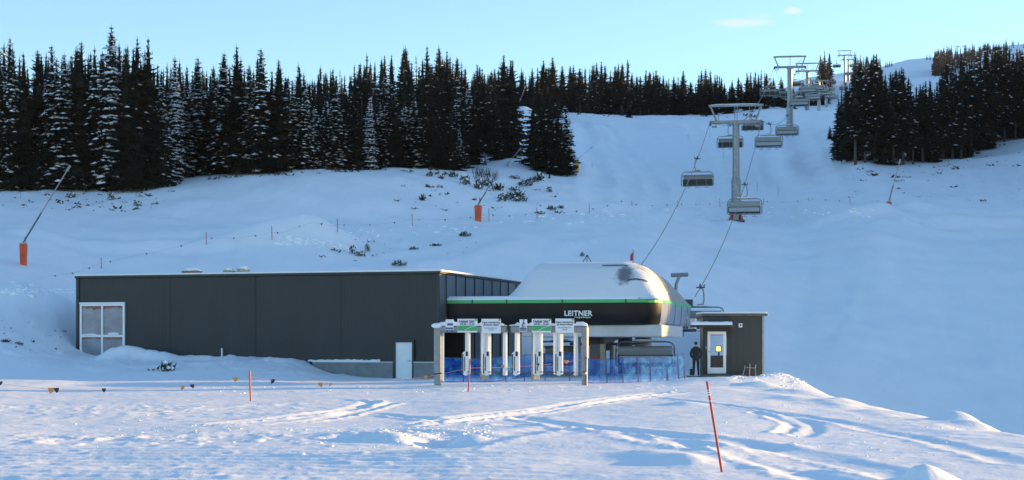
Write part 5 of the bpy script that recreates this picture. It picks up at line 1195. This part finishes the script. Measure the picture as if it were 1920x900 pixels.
lance('tall slim snow lance with small orange foot box below the right forest', 1667, 384, 10, 8, True, (1687, 303), 'orange', th_=1.0)
lance('faint thin snow lance with yellow padding beside the isolated spruce clump', 1080, 326, 12, 21, True, (1108, 278), 'yellow', th_=.35, dark=.3)
lance('snow lance rising between trunks left of the isolated clump', 951, 312, 6, 3, False, (974, 281), 'steel', dark=.02)
lance('slanted lance tip above the snow gap between the dark spruces', 964, 222, 6, 4, False, (984, 164), 'steel', dark=.02)
# ---------------------------------------------------------------- shrubs, twigs, clods
def shrub_mesh(seed, n, leaf, snow, tall=1.0):
    r = random.Random(seed); V_, F_, MI = [], [], []
    for i in range(n):
        a = r.random()*6.28; q = r.random()**.6*.5; h = (.1+.9*r.random())*(1-q)*tall; c = Vector((math.cos(a)*q*1.3, math.sin(a)*q, h*.8))
        d = Vector((r.random()-.5, r.random()-.5, r.random()*.9+.1)).normalized(); e = Vector((r.random()-.5, r.random()-.5, r.random()-.5)).normalized(); l = leaf*(.6+.8*r.random())
        o = len(V_); V_ += [c-e*l*.4, c+e*l*.4, c+d*l*1.6]; F_.append((o, o+1, o+2)); MI.append(0)
        if r.random() < .25: o = len(V_); b = Vector((c.x*.3, c.y*.3, -.05)); V_ += [b, b+Vector((.025, 0, 0)), c+d*l]; F_.append((o, o+1, o+2)); MI.append(2)
        if r.random() < snow:
            o = len(V_); w_ = leaf*.9; u = c+Vector((0, -.05, .1)); V_ += [u+Vector((-w_, 0, -.04)), u+Vector((0, -w_*.7, -.1)), u+Vector((w_, 0, -.04)), u+Vector((0, 0, .1))]; F_ += [(o, o+1, o+3), (o+1, o+2, o+3)]; MI += [1, 1]
    me = bpy.data.meshes.new('foliage'); me.from_pydata([tuple(v) for v in V_], [], F_)
    for x in (M['leafy'], M['snowcap'], M['twig']): me.materials.append(x)
    me.polygons.foreach_set('material_index', MI); me.update(); return me
SH = [shrub_mesh(1, 120, .16, .04), shrub_mesh(2, 95, .18, .10), shrub_mesh(3, 140, .14, .03), shrub_mesh(4, 80, .21, .08, .7)]
def shrub(px, py, w, h, label, group, ymin=80, near=None):
    b = near if near is not None else hit(px, py, ymin); k = b.y/F
    o = bpy.data.objects.new('shrub', rnd.choice(SH)); C.objects.link(o); o.location = b-Vector((0, 0, .05)); o.scale = (w*k/.95, max(.5, w*k/1.1), h*k/.65); o.rotation_euler.z = rnd.random()*.8-.4
    return tag(o, label, 'shrub', group)
shrub(285, 705, 20, 16, 'dark evergreen shrub poking out of the snow bank before the garage, left one of two', 'shrubs before the garage', near=at(284, 704, 86.3)); shrub(314, 706, 26, 22, 'larger dark shrub with snow clumps in the snow bank before the garage', 'shrubs before the garage', near=at(313, 703, 86))
shrub(12, 640, 16, 8, 'small snowy shrub at the left photo edge below the slope', 'small shrubs left of the garage'); shrub(36, 645, 12, 6, 'tiny shrub just right of the left-edge shrub below the slope', 'small shrubs left of the garage')
for px, py, w_, h_, lab in ((661,475,9,15,'upright juniper above the garage, left of a pair'), (675,478,16,9,'low snowy juniper above the garage'), (689,464,7,14,'slim shrub above the low snowy juniper'), (748,502,22,10,'low dark shrub just above the garage roof edge'), (776,464,14,6,'flat dark shrub above the right half of the garage'), (818,461,18,6,'slanting dark shrub higher than the flat one above the garage'), (872,447,18,9,'snow-topped shrub alone on the slope above the station'),
                            (793,374,11,15,'bushy green shrub below the forest front'), (208,374,10,13,'reddish shrub under the left forest edge'), (133,366,14,8,'dark low shrub under the left forest edge'), (258,388,12,9,'dark shrub on the left slope under the trees'), (1092,482,6,8,'thin shrub behind the tripod')):
    shrub(px, py, w_, h_, 'dark '+lab if not lab.startswith('dark') else lab, 'single shrubs on the slope')
for i, (px, py, w_, h_) in enumerate(((850,337,14,10),(872,350,16,16),(898,356,14,20),(915,352,16,14),(935,360,18,16),(942,372,14,12),(956,372,14,14),(966,376,12,10),(965,340,16,6),(985,350,22,12),(1000,346,18,9),(965,358,16,8),(972,368,22,12),(980,376,14,10),(1012,340,16,18),(1030,366,8,10),(1034,392,14,8),(1012,396,16,6),(1052,392,10,8),(828,342,10,9),(805,340,10,8))):
    shrub(px, py, w_, h_, 'dark snow-flecked juniper in the thicket on the bank below the clump', 'junipers of the thicket')
# brown thicket of saplings
th = thing('thicket', 'brown leafless sapling thicket on the bank left of the clump', 'thicket', hit(912, 340, 100)); m = MB()
for i in range(130):
    px = 885+rnd.random()*48; b = hit(px, 331+rnd.random()*6+(px-885)*.12, 120); k = b.y/F; l = (9+10*rnd.random())*k; m.tube([b-Vector((0, 0, .2)), b+Vector(((rnd.random()-.5)*.5, (rnd.random()-.5)*.3, l))], [.022, .008], 3, False)
m.build('stems', M['twig'], th)
# scattered twigs and clods of snow: too many and too small to count
V_, F_ = [], []; r = random.Random(77)
def twigs(n, x0, x1, f0, f1, ymin, sz):
    for i in range(n):
        px = x0+r.random()*(x1-x0); py = f0(px)+(f1(px)-f0(px))*r.random(); b = hit(px, py, ymin)
        big = r.random()**2.5*1.3+.35
        for k in range(2+int(3*big)):
            a = r.random()*6.28; l = sz*big*(.5+r.random()); o = len(V_); V_.extend([b+Vector((math.cos(a)*.8*l, .1*math.sin(a), r.random()*.1)), b+Vector((math.cos(a)*.8*l+(.2+.5*r.random())*l, 0, r.random()*.15-.03)), b+Vector((math.cos(a+1)*l*.9, math.sin(a)*l*.3, l*(.3+.5*r.random())))]); F_.append((o, o+1, o+2))
twigs(90, 0, 330, edge_y, lambda p: edge_y(p)+45, 100, .28); twigs(45, 740, 1050, lambda p: 335, lambda p: 395, 110, .28); twigs(60, 400, 880, edge_y, lambda p: edge_y(p)+8, 110, .4)
twigs(55, 1575, 1920, re_, lambda p: re_(p)+30, 150, .35); twigs(40, 1060, 1440, lambda p: 218, lambda p: 226, 250, .5); twigs(40, 1590, 1920, lambda p: re_(p)+10, lambda p: 380, 150, .3); twigs(25, 560, 900, lambda p: 440, lambda p: 490, 108, .18); twigs(20, 0, 130, lambda p: 600, lambda p: 660, 85, .12)
me = bpy.data.meshes.new('scattered_twigs'); me.from_pydata([tuple(v) for v in V_], [], F_); me.materials.append(M['twig']); o = bpy.data.objects.new('scattered_twigs', me); C.objects.link(o); tag(o, 'scattered dark twigs and heather tips sticking out of the snow', 'twigs', kind='stuff')
m = MB()
def clod(x, y, s): m.blob((x, y, gz(x, y)-s*.1), s*(.7+1.2*r.random()), s*(.7+.9*r.random()), s*(.4+.4*r.random()), r.random(), 5, 3)
for i in range(160):
    px = 120+r.random()*820; py = 800+r.gauss(0, 1)*12+(20 if px > 500 else 8); X, Y = flat(px, max(760, min(870, py))); clod(X, Y, .015+.035*r.random()**2)
for i in range(200):
    px = 700+r.random()*220; X, Y = flat(px, 818+r.gauss(0, 1)*10); clod(X, Y, .015+.045*r.random()**2)
for i in range(130):
    px = 380+r.random()*900; X, Y = flat(px, 724+r.random()*16); clod(X, Y, .03+.05*r.random()**3)
for i in range(160):
    px = 1370+r.random()*150; Y = 74+r.random()*8; clod((px-CX)*Y/F, Y, .03+.07*r.random()**2)
for i in range(160):
    px = 1240+r.random()*560; X, Y = flat(px, 750+r.random()*110); clod(X, Y, .015+.03*r.random()**3)
for i in range(160):
    px = 640+r.random()*1000; b = hit(px, (404 if px > 900 else 430)+r.gauss(0, 1)*5, 110); clod(b.x, b.y, .08+.22*r.random()**2)
for i in range(120):
    px = 520+r.random()*160; b = hit(px, 447+(px-480)*.05+r.gauss(0, 1)*5, 110); clod(b.x, b.y, .06+.18*r.random()**2)
for i in range(90):
    px = -10+r.random()*150; b = hit(px, 548+r.gauss(0, 1)*6, 90); clod(b.x, b.y, .06+.18*r.random()**2)
o = m.build('snow_clods', M['snow'], smooth=False); tag(o, 'loose clods of snow strewn along the track and piste edges', 'snow', kind='stuff')
# power line pylons far up the mountain
for px, py, h_, nm in ((1796, 103, 16, 'left'), (1808, 102, 15, 'right')):
    b = hit(px, py, 700); Y = b.y; k = Y/F; p = thing('power_pylon', f'distant wooden power pylon on the skyline, {nm} of the two', 'pylon', b, 'power pylons on the skyline')
    m = MB(); m.tube([b-Vector((0, 0, 1)), b+Vector((0, 0, h_*k))], .28, 5); m.build('mast', M['bark'], p); m = MB(); m.ob(b+Vector((0, 0, h_*k)), ux, uy, 5*k, .2, .22); m.build('cross_bar', M['bark'], p)
# ---------------------------------------------------------------- thin cold haze between the near forest and the far slope
m = MB(); m.box((300, 790, 180), (1500, 830, 190)); hz_ = bpy.data.materials.new('haze'); hz_.use_nodes = True; hn = hz_.node_tree
for n in list(hn.nodes):
    if n.type == 'BSDF_PRINCIPLED': hn.nodes.remove(n)
pv = hn.nodes.new('ShaderNodeVolumePrincipled'); pv.inputs['Color'].default_value = (.72, .84, 1, 1); pv.inputs['Density'].default_value = .00004; pv.inputs['Anisotropy'].default_value = .0
hn.links.new(pv.outputs['Volume'], hn.nodes['Material Output'].inputs['Volume'])
ho = m.build('haze', hz_); tag(ho, 'thin cold haze lying over the valley and fading the far lift towers', 'haze', kind='stuff')
# ---------------------------------------------------------------- light, sky, camera
SUN_AZ, SUN_EL = math.radians(70), math.radians(6.5)      # azimuth from +Y towards +X
w = bpy.data.worlds.new('World'); bpy.context.scene.world = w; w.use_nodes = True
nt = w.node_tree; bg = nt.nodes['Background']
sky = nt.nodes.new('ShaderNodeTexSky'); sky.sky_type = 'NISHITA'; sky.sun_disc = False
sky.sun_elevation = SUN_EL; sky.sun_rotation = SUN_AZ; sky.altitude = 900; sky.air_density = 1.0; sky.dust_density = .35; sky.ozone_density = 2.5
N = nt.nodes.new
def mth(op, a, b=None):
    k = N('ShaderNodeMath'); k.operation = op
    for i, x in enumerate((a, b)):
        if x is None: continue
        if isinstance(x, (int, float)): k.inputs[i].default_value = x
        else: nt.links.new(x, k.inputs[i])
    return k.outputs[0]
tc = N('ShaderNodeTexCoord'); sep = N('ShaderNodeSeparateXYZ'); nt.links.new(tc.outputs['Generated'], sep.inputs['Vector'])
u_ = mth('DIVIDE', sep.outputs['X'], sep.outputs['Y']); v_ = mth('DIVIDE', sep.outputs['Z'], sep.outputs['Y'])
cn = N('ShaderNodeTexNoise'); cn.inputs['Scale'].default_value = 90; cn.inputs['Detail'].default_value = 6; cmb = N('ShaderNodeCombineXYZ')
nt.links.new(mth('MULTIPLY', u_, .35), cmb.inputs['X']); nt.links.new(mth('MULTIPLY', v_, 2.0), cmb.inputs['Y']); nt.links.new(cmb.outputs[0], cn.inputs['Vector'])
cloud = None                                            # small wisps of cloud high over the right of the valley
for u0, v0, a_, b_, k_ in ((.1445, .2008, .021, .0036, .5), (.152, .2005, .013, .0026, .35), (.1757, .2083, .0062, .0028, .55), (.155, .2048, .012, .0020, .2)):
    q = mth('ADD', mth('POWER', mth('DIVIDE', mth('SUBTRACT', u_, u0), a_), 2), mth('POWER', mth('DIVIDE', mth('SUBTRACT', v_, v0), b_), 2))
    f = mth('MULTIPLY', mth('MAXIMUM', mth('SUBTRACT', 1, mth('ADD', q, mth('MULTIPLY', mth('SUBTRACT', cn.outputs['Fac'], .5), 1.6))), 0), k_)
    cloud = f if cloud is None else mth('MAXIMUM', cloud, f)
cm_ = N('ShaderNodeMix'); cm_.data_type = 'RGBA'; nt.links.new(mth('MINIMUM', mth('MULTIPLY', cloud, 1.3), .8), cm_.inputs['Factor'])
nt.links.new(sky.outputs['Color'], cm_.inputs['A']); cm_.inputs['B'].default_value = (2.05, 2.15, 2.3, 1)
nt.links.new(cm_.outputs['Result'], bg.inputs['Color']); bg.inputs['Strength'].default_value = .12
sd = bpy.data.lights.new('sun', 'SUN'); sd.energy = 3.3; sd.angle = math.radians(.5); sd.color = (1, .62, .22)
so = bpy.data.objects.new('sun', sd); C.objects.link(so)
s_dir = Vector((math.sin(SUN_AZ)*math.cos(SUN_EL), math.cos(SUN_AZ)*math.cos(SUN_EL), math.sin(SUN_EL)))
so.rotation_euler = s_dir.to_track_quat('Z', 'Y').to_euler(); so.location = (60, 30, 60)
cam = bpy.data.cameras.new('camera'); cam.sensor_width = 36; cam.lens = F/1920*36; cam.shift_y = 195/1920; cam.clip_end = 5000; cam.clip_start = .5
co = bpy.data.objects.new('camera', cam); C.objects.link(co); co.location = (0, 0, CAMZ); co.rotation_euler = (math.pi/2, 0, 0)
sc = bpy.context.scene; sc.camera = co
vs = sc.view_settings; vs.view_transform = 'Standard'; vs.look = 'None'; vs.gamma = 1; vs.exposure = 1.9
